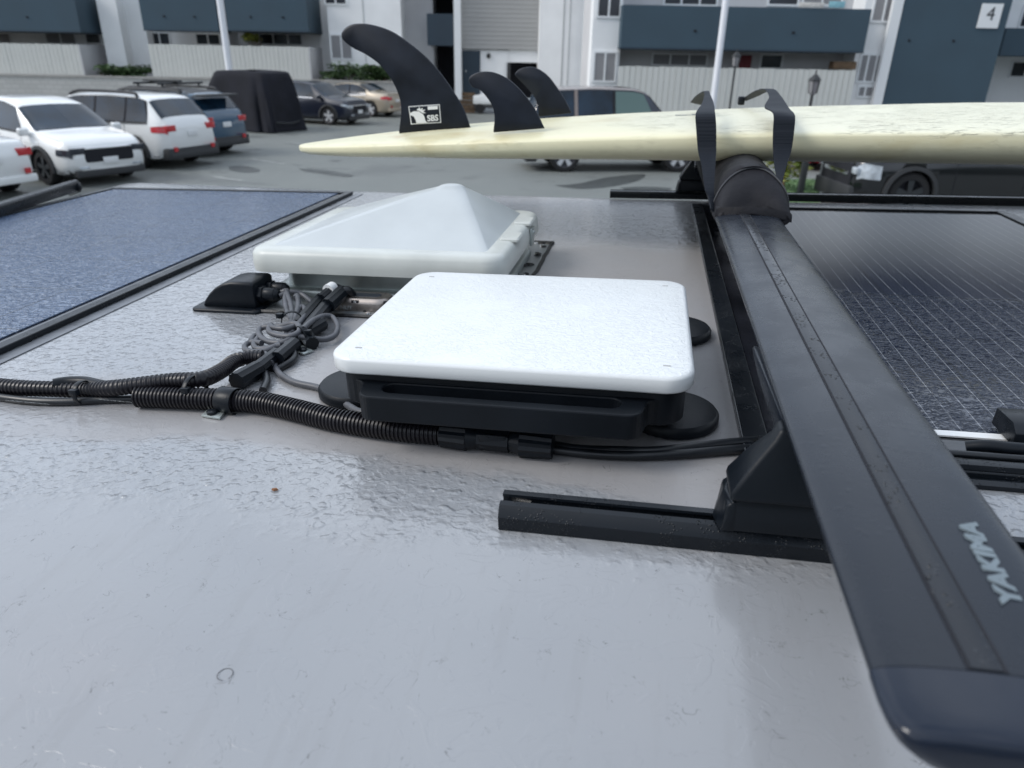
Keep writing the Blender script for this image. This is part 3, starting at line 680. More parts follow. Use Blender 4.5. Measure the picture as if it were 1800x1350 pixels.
def wheel_mesh(r, w, sd):
    t = MB(); n = 32; pr = [(r * .70, -w / 2), (r * .93, -w / 2), (r, -w * .36), (r, w * .36), (r * .93, w / 2), (r * .70, w / 2)]
    t.loft([[(q * math.cos(2 * math.pi * k / n), y * sd, q * math.sin(2 * math.pi * k / n)) for k in range(n)] for q, y in pr], cap=False)
    h = MB(); h.loft([[(q * math.cos(2 * math.pi * k / n), y * sd, q * math.sin(2 * math.pi * k / n)) for k in range(n)] for q, y in
                      [(r * .715, -w * .3), (r * .715, w * .5), (r * .66, w * .46), (r * .64, w * .1), (.01, w * .05)]])
    sp = MB()
    for k in range(5):
        a = 2 * math.pi * k / 5 + .3; ca, sa = math.cos(a), math.sin(a)
        def P(rr, tt, y): return (rr * ca - tt * sa, y * sd, rr * sa + tt * ca)
        i0, i1, a0, a1 = r * .1, r * .70, r * .10, r * .155
        y0, y1 = w * .12, w * .44
        vs = [P(i0, -a0, y0), P(i1, -a1, y0), P(i1, a1, y0), P(i0, a0, y0), P(i0, -a0, y1), P(i1, -a1, y1), P(i1, a1, y1), P(i0, a0, y1)]
        sp.add(vs, [(0, 3, 2, 1), (4, 5, 6, 7), (0, 1, 5, 4), (1, 2, 6, 5), (2, 3, 7, 6), (3, 0, 4, 7)])
    c_ = r * .17; sp.loft([[(c_ * math.cos(2 * math.pi * k / 12), y * sd, c_ * math.sin(2 * math.pi * k / 12)) for k in range(12)] for y in (w * .1, w * .47)])
    return t, h, sp
def car(name, label, cat, kind, L, Wd, H, paint, wheel_px=None, wheel=('r', 1), rz=0., pos=None, clad=True, rim=M_rim, wb=None, r=.34,
        side_x=None, green=(), rack=None, lights=True, plate=True, group='cars parked in the lot', lens=None, hl=(4.3, .6), roof_black=False, fog=True, grille=True, lower=None, clr=.2):
    C = Car(kind, L, Wd, H, clr); wb = wb or L * .585
    xr = -L / 2 + L * .2; xf = xr + wb
    if wheel_px:
        g0 = Wz(*wheel_px); lx = xr if wheel[0] == 'r' else xf; ly = Wd / 2 * wheel[1]
        c_, s_ = math.cos(rz), math.sin(rz); pos = (g0[0] - (lx * c_ - ly * s_), g0[1] - (lx * s_ + ly * c_))
    t = thing(name, label, cat, (pos[0], pos[1], 0), rz=rz, group=group); t['bx'] = t['by'] = t['bz'] = 0.
    bo = C.body().build('body', paint, t, auto=55)
    cy = []
    for x in (xr, xf):
        for sd in (-1, 1):
            n = 28; R_ = r * 1.14
            o = MB().loft([[(x + R_ * math.cos(2 * math.pi * k / n), y, r + .01 + R_ * math.sin(2 * math.pi * k / n)) for k in range(n)] for y in (sd * (Wd / 2 - .30), sd * (Wd / 2 + .1))]).build('cut', M_dark)
            o.parent = t; cy.append(o)
    cut(bo, cy)
    for x in (xr, xf):
        for sd in (-1, 1):
            w = bpy.data.objects.new('wheel', None); COL.objects.link(w); w.parent = t; w.location = (x, sd * (Wd / 2 - .13), r); w['bx'] = w['by'] = w['bz'] = 0.
            a, h, sp = wheel_mesh(r, .23, sd); a.build('tyre', M_tyre, w); h.build('hub_disc', M_hub if rim is M_rim else M_dark, w); sp.build('rim', rim, w)
            if clad:
                n = 20; R0, R1 = r * 1.13, r * 1.32; f = MB()
                A0 = math.radians(-8); A1 = math.radians(188)
                L_ = []
                for k in range(n + 1):
                    an = A0 + (A1 - A0) * k / n; ca, sa = math.cos(an), math.sin(an)
                    L_.append([(x + R0 * ca, sd * (Wd / 2 - .07), r + R0 * sa), (x + R0 * ca, sd * (Wd / 2 + .022), r + R0 * sa), (x + R1 * ca, sd * (Wd / 2 + .012), r + R1 * sa), (x + R1 * ca, sd * (Wd / 2 - .07), r + R1 * sa)])
                f.loft(L_).build('arch_trim', M_clad, t)
    # glass
    tp = dict((round(a, 3), c) for a, c in C.top)
    xs = [a for a, c in C.top]
    ws = {'wagon': (.655, .775), 'suv': (.625, .76), 'cross': (.615, .77), 'sedan': (.615, .74), 'boxy': (.63, .725), 'pickup': (.655, .73)}[kind]
    rs = {'wagon': (.034, .104), 'suv': (.034, .10), 'cross': (.034, .11), 'sedan': (.20, .325), 'boxy': (.024, .072), 'pickup': (.318, .333)}[kind]
    def across(x0, x1, nm, m, qe=7.35):
        def f(i, j):
            return (x0 + (x1 - x0) * j, qe + (10 - qe) * i)
        mb = MB()
        for sd in (1, -1):
            v, fs = C.patch(f, 6, 6, .012, sd); mb.add(v, fs)
        mb.build(nm, m, t)
    across(ws[0], ws[1], 'windscreen', M_glass, 7.1); across(rs[0], rs[1], 'rear_window', M_glass, 7.1)
    sx = side_x or {'wagon': [(.10, .23), (.245, .43), (.445, .64)], 'suv': [(.10, .21), (.225, .42), (.435, .60)], 'cross': [(.12, .21), (.225, .42), (.435, .60)], 'sedan': [(.24, .42), (.435, .60)],
                    'boxy': [(.05, .24), (.26, .44), (.455, .60)], 'pickup': [(.345, .48), (.495, .64)]}[kind]
    for k, (a, c) in enumerate(sx):
        ra = .045 if k == 0 and kind != 'boxy' else .0; fa = .08 if k == len(sx) - 1 else .0
        for sd in (1, -1):
            v, fs = C.patch(lambda i, j: ((a - ra * .0 + ra * j * .6) * (1 - i) + (c + fa * (1 - j)) * i, 5.12 + 1.8 * j), 6, 4, .013, sd)
            MB().add(v, fs).build('side_window', M_glassg if k in green else M_glass, t)
    for sd in (1, -1):
        v, fs = C.patch(lambda i, j: (sx[0][0] + .012 * j + (sx[-1][1] + .075 * (1 - j) - sx[0][0] - .012 * j) * i, 5.08 + 1.88 * j), 24, 4, .0095, sd)
        MB().add(v, fs).build('window_surround', M_dark, t)
    if roof_black:
        mb = MB()
        for sd in (1, -1):
            v, fs = C.patch(lambda i, j: (.10 + .50 * i, 7.2 + 2.8 * j), 12, 5, .008, sd); mb.add(v, fs)
        mb.build('roof_skin', M_clad, t); MB().box(-L / 2 + .02, -Wd * .34, H * .905, -L / 2 + .36, Wd * .34, H * .935).build('spoiler', M_clad, t, bev=.012)
    # doors seams, handles, mirrors
    for sd in (1, -1):
        for a, c in sx[-2:]:
            p = C.P(a + .035, 4.6, sd); MB().box(p.x - .09, p.y - .012, p.z - .012, p.x + .09, p.y + .03 * sd if sd > 0 else p.y + .012, p.z + .012).build('door_handle', M_chr if paint in (M_ck,) else paint, t)
        p = C.P(ws[1] - .035, 5.3, sd)
        MB().rr(0, 0, [(.02, -.07), (0, -.04), (0, .05), (.03, .08)], .16, .2, .05).build('wing_mirror', paint, t, base=(-p.x, -(p.y + .12 * sd), -p.z - .04))
    for sd in (1, -1):
        for xs_ in {2: (.42, .665), 3: (.24, .435, .665)}[len(sx) if len(sx) < 4 else 3]:
            v, fs = C.patch(lambda i, j: (xs_ + .0022 * i, 1.4 + 3.55 * j), 1, 6, .004, sd); MB().add(v, fs).build('door_seam', M_dark, t)
        if clad:
            v, fs = C.patch(lambda i, j: (.03 + .94 * i, 1.05 + 1.15 * j), 30, 2, .012, sd)
            fs = [f for f in fs if all(min(abs(v[q][0] - xr), abs(v[q][0] - xf)) > r * 1.14 for q in f)]; MB().add(v, fs).build('sill_cladding', M_clad, t)
        v, fs = C.patch(lambda i, j: (sx[0][0] + (sx[-1][1] + .04 - sx[0][0]) * i, 4.97 + .1 * j), 12, 1, .016, sd); MB().add(v, fs).build('window_trim', M_chr if kind in ('sedan', 'suv') else M_clad, t)
    if lights:
        for sd in (1, -1):
            v, fs = C.patch(lambda i, j: (.006 + .075 * i, 4.25 + (.85 - .35 * i) * j), 5, 3, .014, sd)
            yy = C.W / 2 * .86 * sd; z = H * .56
            MB().add(v, fs).box(-L / 2 - .006, min(yy, yy * .62), z - .07, -L / 2 + .05, max(yy, yy * .62), z + .07).build('tail_light', M_tail, t, bev=.01)
            v, fs = C.patch(lambda i, j: (.992 - .07 * i, hl[0] + (hl[1] - .3 * i) * j), 5, 3, .014, sd)
            z = H * .43; MB().add(v, fs).box(L / 2 - .05, min(yy, yy * .6), z - .06, L / 2 + .008, max(yy, yy * .6), z + .06).build('headlight', lens or M_lens, t, bev=.01)
    if grille:
        gr = MB().rr(0, 0, [(0, 0), (0, .03), (.015, .045)], Wd * .56 if kind != 'pickup' else Wd * .66, .26 if kind != 'pickup' else .46, .05).build('grille', M_dark, t, base=(0, 0, 0))
        gr.rotation_euler = (math.pi / 2, 0, math.pi / 2); gr.location = (L / 2 - .028, 0, H * .37)
        MB().box(L / 2 + .010, -Wd * .27, H * (.445 if kind != 'pickup' else .37), L / 2 + .028, Wd * .27, H * (.463 if kind != 'pickup' else .41)).build('grille_bar', M_chr, t, bev=.005)
        if fog: MB().box(L / 2 - .06, -Wd * .36, .37, L / 2 + .012, -Wd * .25, .41).build('fog_lamp', M_lens, t, bev=.008); MB().box(L / 2 - .06, Wd * .25, .37, L / 2 + .012, Wd * .36, .41).build('fog_lamp', M_lens, t, bev=.008)
        MB().box(L / 2 - .10, -Wd * .40, .2, L / 2 + (.004 if kind != 'pickup' else .06), Wd * .40, .34 if kind != 'pickup' else .50).build('front_bumper', lower or M_clad, t, bev=.02)
    MB().box(-L / 2 - .03, -Wd * .42, .26, -L / 2 + .1, Wd * .42, .40).build('rear_bumper', lower or M_clad, t, bev=.02)
    if lower is None: MB().box(-L / 2 - .012, -Wd * .45, .24, -L / 2 + .28, Wd * .45, .50).build('rear_cladding', M_clad, t, bev=.03)
    MB().box(-L / 2 - .035, -Wd * .36, .42, -L / 2 + .02, -Wd * .30, .52).build('reflector', M_tail, t); MB().box(-L / 2 - .035, Wd * .30, .42, -L / 2 + .02, Wd * .36, .52).build('reflector', M_tail, t)
    if plate:
        MB().box(-L / 2 - .022, -.16, H * .44, -L / 2 + .03, .16, H * .44 + .13).build('number_plate', M_white, t, bev=.004)
        MB().box(L / 2 - .02, -.16, .44, L / 2 + .028, .16, .57).build('number_plate', M_white, t, bev=.004)
    if rack:
        zt_ = H
        for sd in (1, -1):
            y = sd * (Wd * .36); MB().tube(spline([((-.33) * L, y, zt_ - .07), (-.29 * L, y, zt_ + .015), (.0, y, zt_ + .03), (.07 * L, y, zt_ + .0), (.11 * L, y, zt_ - .06)], 5), .036, 8).build('roof_rail', M_clad, t)
        if rack == 'bars':
            for x in (-.2 * L, -.02 * L):
                MB().tube([(x, -Wd * .44, zt_ + .13), (x, Wd * .44, zt_ + .13)], .03, 8).tube([(x, -Wd * .36, zt_ + .04), (x, -Wd * .36, zt_ + .13)], .03, 6).tube([(x, Wd * .36, zt_ + .04), (x, Wd * .36, zt_ + .13)], .03, 6).build('rack_bar', M_iron, t)
            MB().box(-.24 * L, .12, zt_ + .165, .03 * L, .28, zt_ + .21).build('rack_tray', M_iron, t, bev=.01)
    return t
HA = math.radians(160); HB = math.radians(-20)
car('parked_wagon', 'white wagon with black roof rails showing its rear, right of the white crossover', 'car', 'wagon', 4.82, 1.86, 1.68, M_cw, (242, 297), ('r', 1), HA, rack='rails', wb=2.74)
car('parked_crossover', 'white crossover facing right with black grille and dark wheels', 'car', 'cross', 4.6, 1.86, 1.66, M_cw, (82, 326), ('f', -1), math.radians(-31), rim=M_rimd, wb=2.75, lens=M_wglass, hl=(3.9, .9))
car('parked_crossover', 'blue crossover with black roof rack between white wagon and covered car', 'car', 'suv', 4.6, 1.86, 1.68, M_cb, (400, 263), ('r', -1), HA, rack='bars', wb=2.69, roof_black=True)
car('parked_suv', 'dark navy suv facing right just right of the covered car', 'car', 'suv', 4.55, 1.84, 1.64, M_cn, (578, 220), ('f', -1), HB, wb=2.7)
car('parked_sedan', 'gold sedan showing its tail in front of the pale wall', 'car', 'sedan', 4.82, 1.82, 1.47, M_cg, (651, 206), ('r', 1), HA, clad=False, wb=2.78, lower=M_cg)
car('parked_sedan', 'white sedan cut by the left edge with its tail toward the lot', 'car', 'sedan', 4.6, 1.8, 1.45, M_cw, (26, 333), ('r', -1), HA, clad=False, wb=2.7, lower=M_cw)
t = car('parked_truck', 'navy suv with tan roof and bright wheels seen side on behind the surfboard', 'car', 'boxy', 4.85, 1.88, 1.98, M_cn, (992, 303), ('r', -1), math.radians(7), rim=M_rim, wb=2.93, green=(2,), r=.38, clad=False, clr=.3)
C_ = Car('boxy', 4.85, 1.88, 1.98, .3); mb = MB()
for sd in (1, -1):
    v, fs = C_.patch(lambda i, j: (.06 + .57 * i, 7.05 + 2.93 * j), 14, 5, .01, sd); mb.add(v, fs)
    v, fs = C_.patch(lambda i, j: (.243 + .017 * i, 5.1 + 1.9 * j), 1, 4, .016, sd); mb.add(v, fs)
mb.build('roof_panel', M_ct, t, label='tan roof and pillars')
t = car('pickup_truck', 'black pickup with large pale headlight parked right, under the surfboard', 'pickup', 'pickup', 5.35, 1.95, 1.82, M_ck, (1590, 380), ('f', 1), math.radians(181), hl=(3.6, 1.2), plate=False, fog=False, rim=M_rimd, wb=3.27, r=.39, clr=.16)
car('red_car', 'red car nose showing behind the dark post and the pickup', 'car', 'sedan', 4.5, 1.8, 1.4, M_cr, (1484, 303), ('f', 1), math.radians(186), clad=False, lower=M_cr)
car('white_car', 'small distant white car beyond the navy end wall', 'car', 'suv', 4.4, 1.8, 1.6, M_cw, (1795, 178), ('f', -1), math.radians(-150))
# covered car
cc = Wz(496, 232); t = thing('covered_car', 'boxy car under a loose black cloth cover between blue crossover and navy suv', 'car', (cc[0] - 1.35, cc[1] + .95, 0), rz=math.radians(152)); t['bx'] = t['by'] = t['bz'] = 0.
L_ = []; rnd = random.Random(4); nn = 56
for k, (z, e) in enumerate([(.03, 1.07), (.25, 1.04), (.6, 1.0), (1.0, .975), (1.4, .94), (1.8, .90), (1.99, .87), (2.05, .82), (2.06, .4), (2.06, .05)]):
    ring = []
    for i in range(nn):
        a = 2 * math.pi * i / nn; ca, sa = math.cos(a), math.sin(a); pw = .30
        x = 1.75 * math.copysign(abs(ca) ** pw, ca); y = .92 * math.copysign(abs(sa) ** pw, sa)
        fold = 1 + (.085 * math.sin(i * .9 + 1.6 * math.sin(i * .4)) + .03 * math.sin(i * 2.3 + z)) * max(0, 1 - z / 2.0) ** .7
        xx = x * e * fold - (.45 * max(0, z - .9) if x > 0 else 0); ring.append((xx, y * e * fold, z - (.05 * (x / 1.75) ** 2 if z > 1.5 else 0)))
    L_.append(ring)
MB().loft(L_).build('cover_cloth', M_cover, t, auto=70)
MB().tube(spline([(-1.8, -.6, .35), (-1.86, 0, .3), (-1.8, .6, .35)], 6), .03, 6).build('cover_strap', M_iron, t)
# utility cart and crate by the doors, person in the garage mouth
c0 = Wz(868, 199); t = thing('utility_cart', 'small white cart parked before the blue door', 'cart', (c0[0], c0[1], 0), group=None)
x, y = c0[0], c0[1]
MB().prism([(x - 1.05, .45), (x - 1.05, .85), (x - .5, .95), (x - .2, .7), (x + .5, .7), (x + .85, .95), (x + 1.1, .8), (x + 1.1, .42)], y - .6, y + .6, 1).build('body', M_cw, t, bev=.05)
MB().box(x - 1.0, y - .62, .28, x + 1.05, y + .6, .42).build('chassis', M_clad, t, bev=.02)
for q in (-.7, .72):
    for sd in (-1, 1):
        MB().loft([[(x + q + .24 * math.cos(k * .3927), y + sd * .55 + yy, .24 + .24 * math.sin(k * .3927)) for k in range(16)] for yy in (-.08, .08)]).build('wheel', M_tyre, t)
MB().tube([(x + .55, y - .5, .9), (x + .45, y - .5, 1.5)], .03, 6).tube([(x + .55, y + .5, .9), (x + .45, y + .5, 1.5)], .03, 6).build('post', M_iron, t)
MB().box(x - .45, y - .45, .72, x + .1, y + .45, .95).build('seat', M_clad, t, bev=.04)
c0 = Wz(820, 198); t = thing('wooden_crate', 'brown slatted crate left of the white cart', 'crate', (c0[0], c0[1], 0))
for k in range(5):
    for yy in (-.3, .27): MB().box(c0[0] - .45, c0[1] + yy, .02 + k * .2, c0[0] + .45, c0[1] + yy + .03, .18 + k * .2).build('slat', M_wood, t, smooth=False)
for xx in (-.43, .38): MB().box(c0[0] + xx, c0[1] - .269, .0, c0[0] + xx + .05, c0[1] + .269, 1.0).build('corner_post', M_wood, t, smooth=False)

def skin_body(name, verts, edges, radii, m, parent, root=0, lv=2):
    me = bpy.data.meshes.new(name); me.from_pydata(verts, edges, []); o = bpy.data.objects.new(name, me); COL.objects.link(o)
    sk = o.modifiers.new('s', 'SKIN'); ss_ = o.modifiers.new('u', 'SUBSURF'); ss_.levels = ss_.render_levels = lv
    for i, r_ in enumerate(radii): me.skin_vertices[0].data[i].radius = (r_, r_) if not isinstance(r_, tuple) else r_
    me.skin_vertices[0].data[root].use_root = True
    dg = bpy.context.evaluated_depsgraph_get(); nm = bpy.data.meshes.new_from_object(o.evaluated_get(dg))
    o.modifiers.clear(); o.data = nm
    for p in nm.polygons: p.use_smooth = True
    nm.materials.clear(); nm.materials.append(m); o.parent = parent; return o
pc = Wz(921, 196); pe = thing('person', 'person in a blue jacket standing at the open garage behind the fins', 'person', (pc[0], pc[1], 0), rz=math.radians(35)); pe['bx'] = pe['by'] = pe['bz'] = 0.
V = [(0, 0, .98), (.0, 0, 1.15), (0, .0, 1.36), (0, -.01, 1.50), (0, -.03, 1.60), (0, -.04, 1.70),
     (.10, 0, .92), (.11, -.02, .5), (.11, .03, .09), (.11, -.14, .05), (-.10, 0, .92), (-.11, -.02, .5), (-.11, .03, .09), (-.11, -.14, .05),
     (.19, 0, 1.42), (.26, -.02, 1.14), (.22, -.2, .98), (.205, -.27, .95), (-.19, 0, 1.42), (-.27, -.02, 1.14), (-.25, -.18, .96), (-.24, -.25, .93)]
E_ = [(0, 1), (1, 2), (2, 3), (3, 4), (4, 5), (0, 6), (6, 7), (7, 8), (8, 9), (0, 10), (10, 11), (11, 12), (12, 13), (2, 14), (14, 15), (15, 16), (16, 17), (2, 18), (18, 19), (19, 20), (20, 21)]
Rr = [.14, .13, .15, .06, .085, .09, .095, .065, .045, .04, .095, .065, .045, .04, .065, .05, .035, .03, .065, .05, .035, .03]
skin_body('body', V, E_, Rr, M_skin, pe)
skin_body('jacket', V[:3] + [V[14], V[15], V[16], V[18], V[19], V[20], (0, 0, .92)], [(0, 1), (1, 2), (2, 3), (3, 4), (4, 5), (2, 6), (6, 7), (7, 8), (0, 9)], [.165, .165, .175, .085, .068, .052, .085, .068, .052, .165], M_jacket, pe)
skin_body('trousers', [V[0], V[6], V[7], V[8], V[10], V[11], V[12]], [(0, 1), (1, 2), (2, 3), (0, 4), (4, 5), (5, 6)], [.155, .11, .08, .065, .11, .08, .065], M_jean, pe)
MB().lathe(0, -.03, [(.02, 1.62), (.098, 1.64), (.11, 1.70), (.1, 1.77), (.06, 1.81), (.01, 1.82)], 16).build('hair', M_hair, pe)
fg = MB()
for sx_, hx, hy, hz in ((1, .205, -.27, .95), (-1, -.24, -.25, .93)):
    for k in range(4): fg.tube([(hx - sx_ * .025 + .0, hy - .02, hz + .03 - k * .018), (hx - sx_ * .03, hy - .06, hz + .025 - k * .018), (hx - sx_ * .04, hy - .085 + .006 * abs(k - 1), hz + .01 - k * .018)], .009, 6)
    fg.tube([(hx, hy - .01, hz + .03), (hx - sx_ * .035, hy - .03, hz + .05)], .01, 6)
fg.build('fingers', M_skin, pe)
# grass island at the right with shrub and post
ga = Wz(1330, 326); gb = Wz(1436, 326); gc = Wz(1448, 420); gd = Wz(1340, 420)
struct(MB().loft([[(a[0], a[1], z) for a in (ga, gb, gc, gd)] for z in (.0, .12)]).build('kerb_island', M_conc, smooth=False, bev=.02))
ctr = [sum(p[i] for p in (ga, gb, gc, gd)) / 4 for i in (0, 1)]
ins = [(ctr[0] + (p[0] - ctr[0]) * .93, ctr[1] + (p[1] - ctr[1]) * .93) for p in (ga, gb, gc, gd)]
mb = MB(); rnd = random.Random(2)
for k in range(9000):
    a, c_ = rnd.random(), rnd.random(); p0 = [ins[0][i] * (1 - a) + ins[1][i] * a for i in (0, 1)]; p1 = [ins[3][i] * (1 - a) + ins[2][i] * a for i in (0, 1)]
    x, y = p0[0] * (1 - c_) + p1[0] * c_, p0[1] * (1 - c_) + p1[1] * c_; an = rnd.uniform(0, 3.14); w = .03; h = rnd.uniform(.04, .09)
    mb.add([(x - w * math.cos(an), y - w * math.sin(an), .12), (x + w * math.cos(an), y + w * math.sin(an), .12), (x + rnd.uniform(-.05, .05), y + rnd.uniform(-.05, .05), .12 + h)], [(0, 1, 2)])
mb.loft([[(x, y, z) for x, y in ins] for z in (.115, .14)])
gr = mb.build('grass', M_grass, smooth=False); gr['kind'] = 'stuff'; gr['label'] = 'green grass on the kerbed island at the right'; gr['category'] = 'grass'
p = Wz(1378, 318, .35); t = thing('yellow_shrub', 'yellow green shrub seen between the pad and the dark post', 'shrub', (p[0], p[1], .12))
leaf_mass(p[0], p[1], .75, .55, .5, .6, 1500, .07, 21).build('foliage', M_yel, t, smooth=False)
MB().tube([(p[0], p[1], .12), (p[0], p[1], .7)], .03, 6).build('stem', M_wood, t)
p = Wz(1404, 352, .12); t = thing('sign_post', 'dark square post standing in the grass island', 'post', (p[0], p[1], .12))
MB().box(p[0] - .055, p[1] - .055, .12, p[0] + .055, p[1] + .055, 1.5).build('shaft', M_iron, t, bev=.01)
MB().box(p[0] - .075, p[1] - .075, 1.502, p[0] + .075, p[1] + .075, 1.55).build('cap', M_iron, t, bev=.01)

# ================================================================== THE VAN ROOF
RT = 'van roof'
def rthing(name, label, cat, base, group=None): return thing(name, label, cat, base, FR, 0., group)
van = rthing('camper_van', 'pale grey van whose rain-wet roof fills the foreground', 'van', (0, .9, 0)); van['bx'] = van['by'] = van['bz'] = 0.
van.matrix_world = FR
# roof skin: heights over (u, v); near shoulder falls away, far edge rolls down
us = [-1.47, -1.462, -1.45, -1.43, -1.40] + [-1.36 + .06 * k for k in range(0, 74)]
def far_v(u): return 1.745 + .045 * max(0, min(1, (-.1 - u) / .7)) + .075 * max(0, min(1, (-.8 - u) / .66)) ** 1.0
def roof_h(u, v):
    h = 0.
    if v < .375: h -= .022 * ((.375 - v) / .2) ** 2
    e = far_v(u) - v
    if e < .085: h -= .016 * (1 - e / .085) ** 2
    if e < .012: h -= .02 * (1 - e / .012) ** 2
    a = u + 1.47
    if a < .07: h -= .012 * (1 - a / .07) ** 2
    if a < .02: h -= .018 * (1 - a / .02) ** 2
    return h
mb = MB(); fr_ = [0] + [1 - (1 - k / 60) ** 1.0 for k in range(1, 61)]
vsn = [-.28, -.24, -.2, -.15, -.1, -.05] + [.03 * k for k in range(0, 54)]
rows = []
for v in vsn: rows.append(lambda u, v=v: v)
for e in (.14, .11, .09, .07, .05, .035, .022, .012, .008, .004, 0): rows.append(lambda u, e=e: far_v(u) - e)
vs = []; nu = len(us)
for rfn in rows:
    for u in us: v = rfn(u); vs.append((u, v, roof_h(u, v)))
nr = len(rows); fs = [(j * nu + i, j * nu + i + 1, (j + 1) * nu + i + 1, (j + 1) * nu + i) for j in range(nr - 1) for i in range(nu - 1)]
mb.add(vs, fs); mb.build('roof', M_roof, van, auto=60)
# body below the roof
bz = -2.25 + .35; u0, u1 = us[0], us[-1]
def side(n0, n1): pass
sb = MB(); ring = [(u0, -.28)] + [(u, far_v(u)) for u in us] + [(u1, -.28)]
top = [(u, v, roof_h(u, v) - .0) for u, v in ring]
sb.loft([top, [(u, v + (.02 if v > 1 else -.02), -.12) for u, v in ring], [(u, v + (.05 if v > 1 else -.05), -1.0) for u, v in ring], [(u, v + (.03 if v > 1 else -.03), bz) for u, v in ring]], cap=False)
mb = sb; mb.build('body', mat('van_body_paint', (.34, .34, .345), .3, coat=.6), van, auto=50)
for u in (-.75, 2.4):
    for v in (-.2, 1.7):
        MB().loft([[(u + .34 * math.cos(k * .2244), vv, -2.25 + .34 + .34 * math.sin(k * .2244)) for k in range(28)] for vv in (v - .12, v + .12)]).build('wheel', M_tyre, van)

# --- solar panels
def solar(label, u0, u1, v0, v1, cells, mcell, fr=.014, h=.008, rim=(.0, .0, .0, .0)):
    t = rthing('solar_panel', label, 'solar panel', ((u0 + u1) / 2, (v0 + v1) / 2, 0), 'roof solar panels')
    f = MB(); f.box(u0, v0, .0008, u1, v0 + fr, h).box(u0, v1 - fr, .0008, u1, v1, h).box(u0, v0 + fr, .0008, u0 + fr, v1 - fr, h).box(u1 - fr, v0 + fr, .0008, u1, v1 - fr, h)
    f.build('frame', M_blk, t, bev=.0012, smooth=False)
    MB().box(u0 + fr, v0 + fr, .001, u1 - fr, v1 - fr, h - .0035).build('backing', mat('black_backsheet', (.012, .013, .017), .12, var=.5, vscale=9, bump=.0003, bscale=60, spec=.6), t, smooth=False)
    a, b_, c_, d = cells
    MB().box(a, c_, h - .0032, b_, d, h - .0018).build('cells', mcell, t, smooth=False)
    return t
solar('wet bluish solar panel at the left rear of the roof', -1.385, -.716, .50, 1.672, (-1.362, -.748, .53, 1.652), M_panL, .016)
tr = solar('dark solar panel with silver lines under and right of the crossbar', .088, .700, .520, 1.600, (.166, .672, .592, 1.548), M_panR, .022)
MB().box(.166, .581, .0052, .670, .5905, .0066).build('busbar', M_white, tr, smooth=False)
# sealing tape along the left panel
t = rthing('sealing_tape', 'thin grey tape strip along the right edge of the left solar panel', 'tape', (-.70, 1.1, 0))
MB().box(-.713, .50, .0003, -.694, 1.68, .0012).build('strip', mat('grey_tape', (.13, .14, .155), .3, var=.3, vscale=20, bump=.0006, bscale=90), t, smooth=False)

# --- tracks
def track(label, v0, v1, u0, u1, name='roof_track'):
    t = rthing(name, label, 'roof rail', (u0, (v0 + v1) / 2, 0), 'black roof tracks'); w = v1 - v0
    pr = [(v0, .0006), (v0 - .0005, .011), (v0 + .002, .0155), (v0 + .005, .0180), (v0 + w * .36, .0188), (v0 + w * .37, .0168), (v0 + w * .34, .0165), (v0 + w * .34, .006), (v0 + w * .72, .006), (v0 + w * .72, .0165), (v0 + w * .66, .0168), (v0 + w * .67, .0188), (v1 - .003, .0188), (v1, .0165), (v1, .0006)]
    MB().prism([(p[0], p[1]) for p in pr], u0, u1, 0).build('extrusion', M_blk, t, auto=25)
    MB().tube([(u0 + .006, v0 + w * .45, .008), (u0 + .02, v0 + w * .62, .010)], .0022, 8).build('end_clip', M_screw, t)
    return t
track('black track at the near side carrying the front foot of the crossbar', .3985, .4245, -.0895, 1.6)
t = rthing('roof_track', 'black track along the far side of the roof', 'roof rail', (.3, 1.70, 0), 'black roof tracks')
MB().prism([(1.688, .0006), (1.687, .012), (1.690, .016), (1.698, .0170), (1.699, .008), (1.706, .008), (1.707, .0170), (1.713, .016), (1.716, .012), (1.716, .0006)], -.0929, 1.9, 0).build('extrusion', M_blk, t, auto=25)

# --- crossbar
UC, HT, BW = .1262, .110, .0808
t = rthing('crossbar', 'long black aero crossbar running from front to back over the roof', 'crossbar', (UC, .95, HT), 'crossbars')
def bar_sec(v, s=1., w=BW, th=.023, n=36, lift=0.):
    o = []
    for k in range(n):
        a = 2 * math.pi * k / n; c_, s_ = math.cos(a), math.sin(a)
        x = math.copysign(abs(c_) ** .92, c_) * w / 2 * s
        z = s_ * (.0058 if s_ > 0 else .0172) * s
        o.append((UC + x, v, HT - .0058 + z + lift))
    return o
MB().loft([bar_sec(v) for v in [.2025] + [.2025 + (1.84 - .2025) * k / 24 for k in range(1, 25)]]).build('bar', M_bar, t, auto=50)
UC2 = UC - .0045
MB().box(UC2 - .0052, .2027, HT - .0016, UC2 + .0052, 1.83, HT + .0009).build('rubber_strip', M_strip, t, bev=.0006, smooth=True)
for du in (-.0061, .0055): MB().box(UC2 + du, .2027, HT - .0016, UC2 + du + .0010, 1.83, HT + .00035).build('strip_groove', M_dark, t, smooth=False)
MB().loft([bar_sec(v, s) for v, s in ((.2020, 1.012), (.192, 1.012), (.184, .995), (.179, .96), (.175, .88), (.1735, .7), (.173, .1))]).build('end_cap', M_capp, t, auto=60)
MB().loft([bar_sec(v, s) for v, s in ((1.8405, 1.012), (1.86, 1.0), (1.87, .8), (1.872, .1))]).build('end_cap', M_capp, t, auto=60)
lettering('logo_lettering', 'YAKIMA', .0112, (.1462, .2665, HT - .0008), (.05, 1, 0), (-1, .0, .13), M_logo, t, bold=.00055, sx=1.32, ext=.0008)
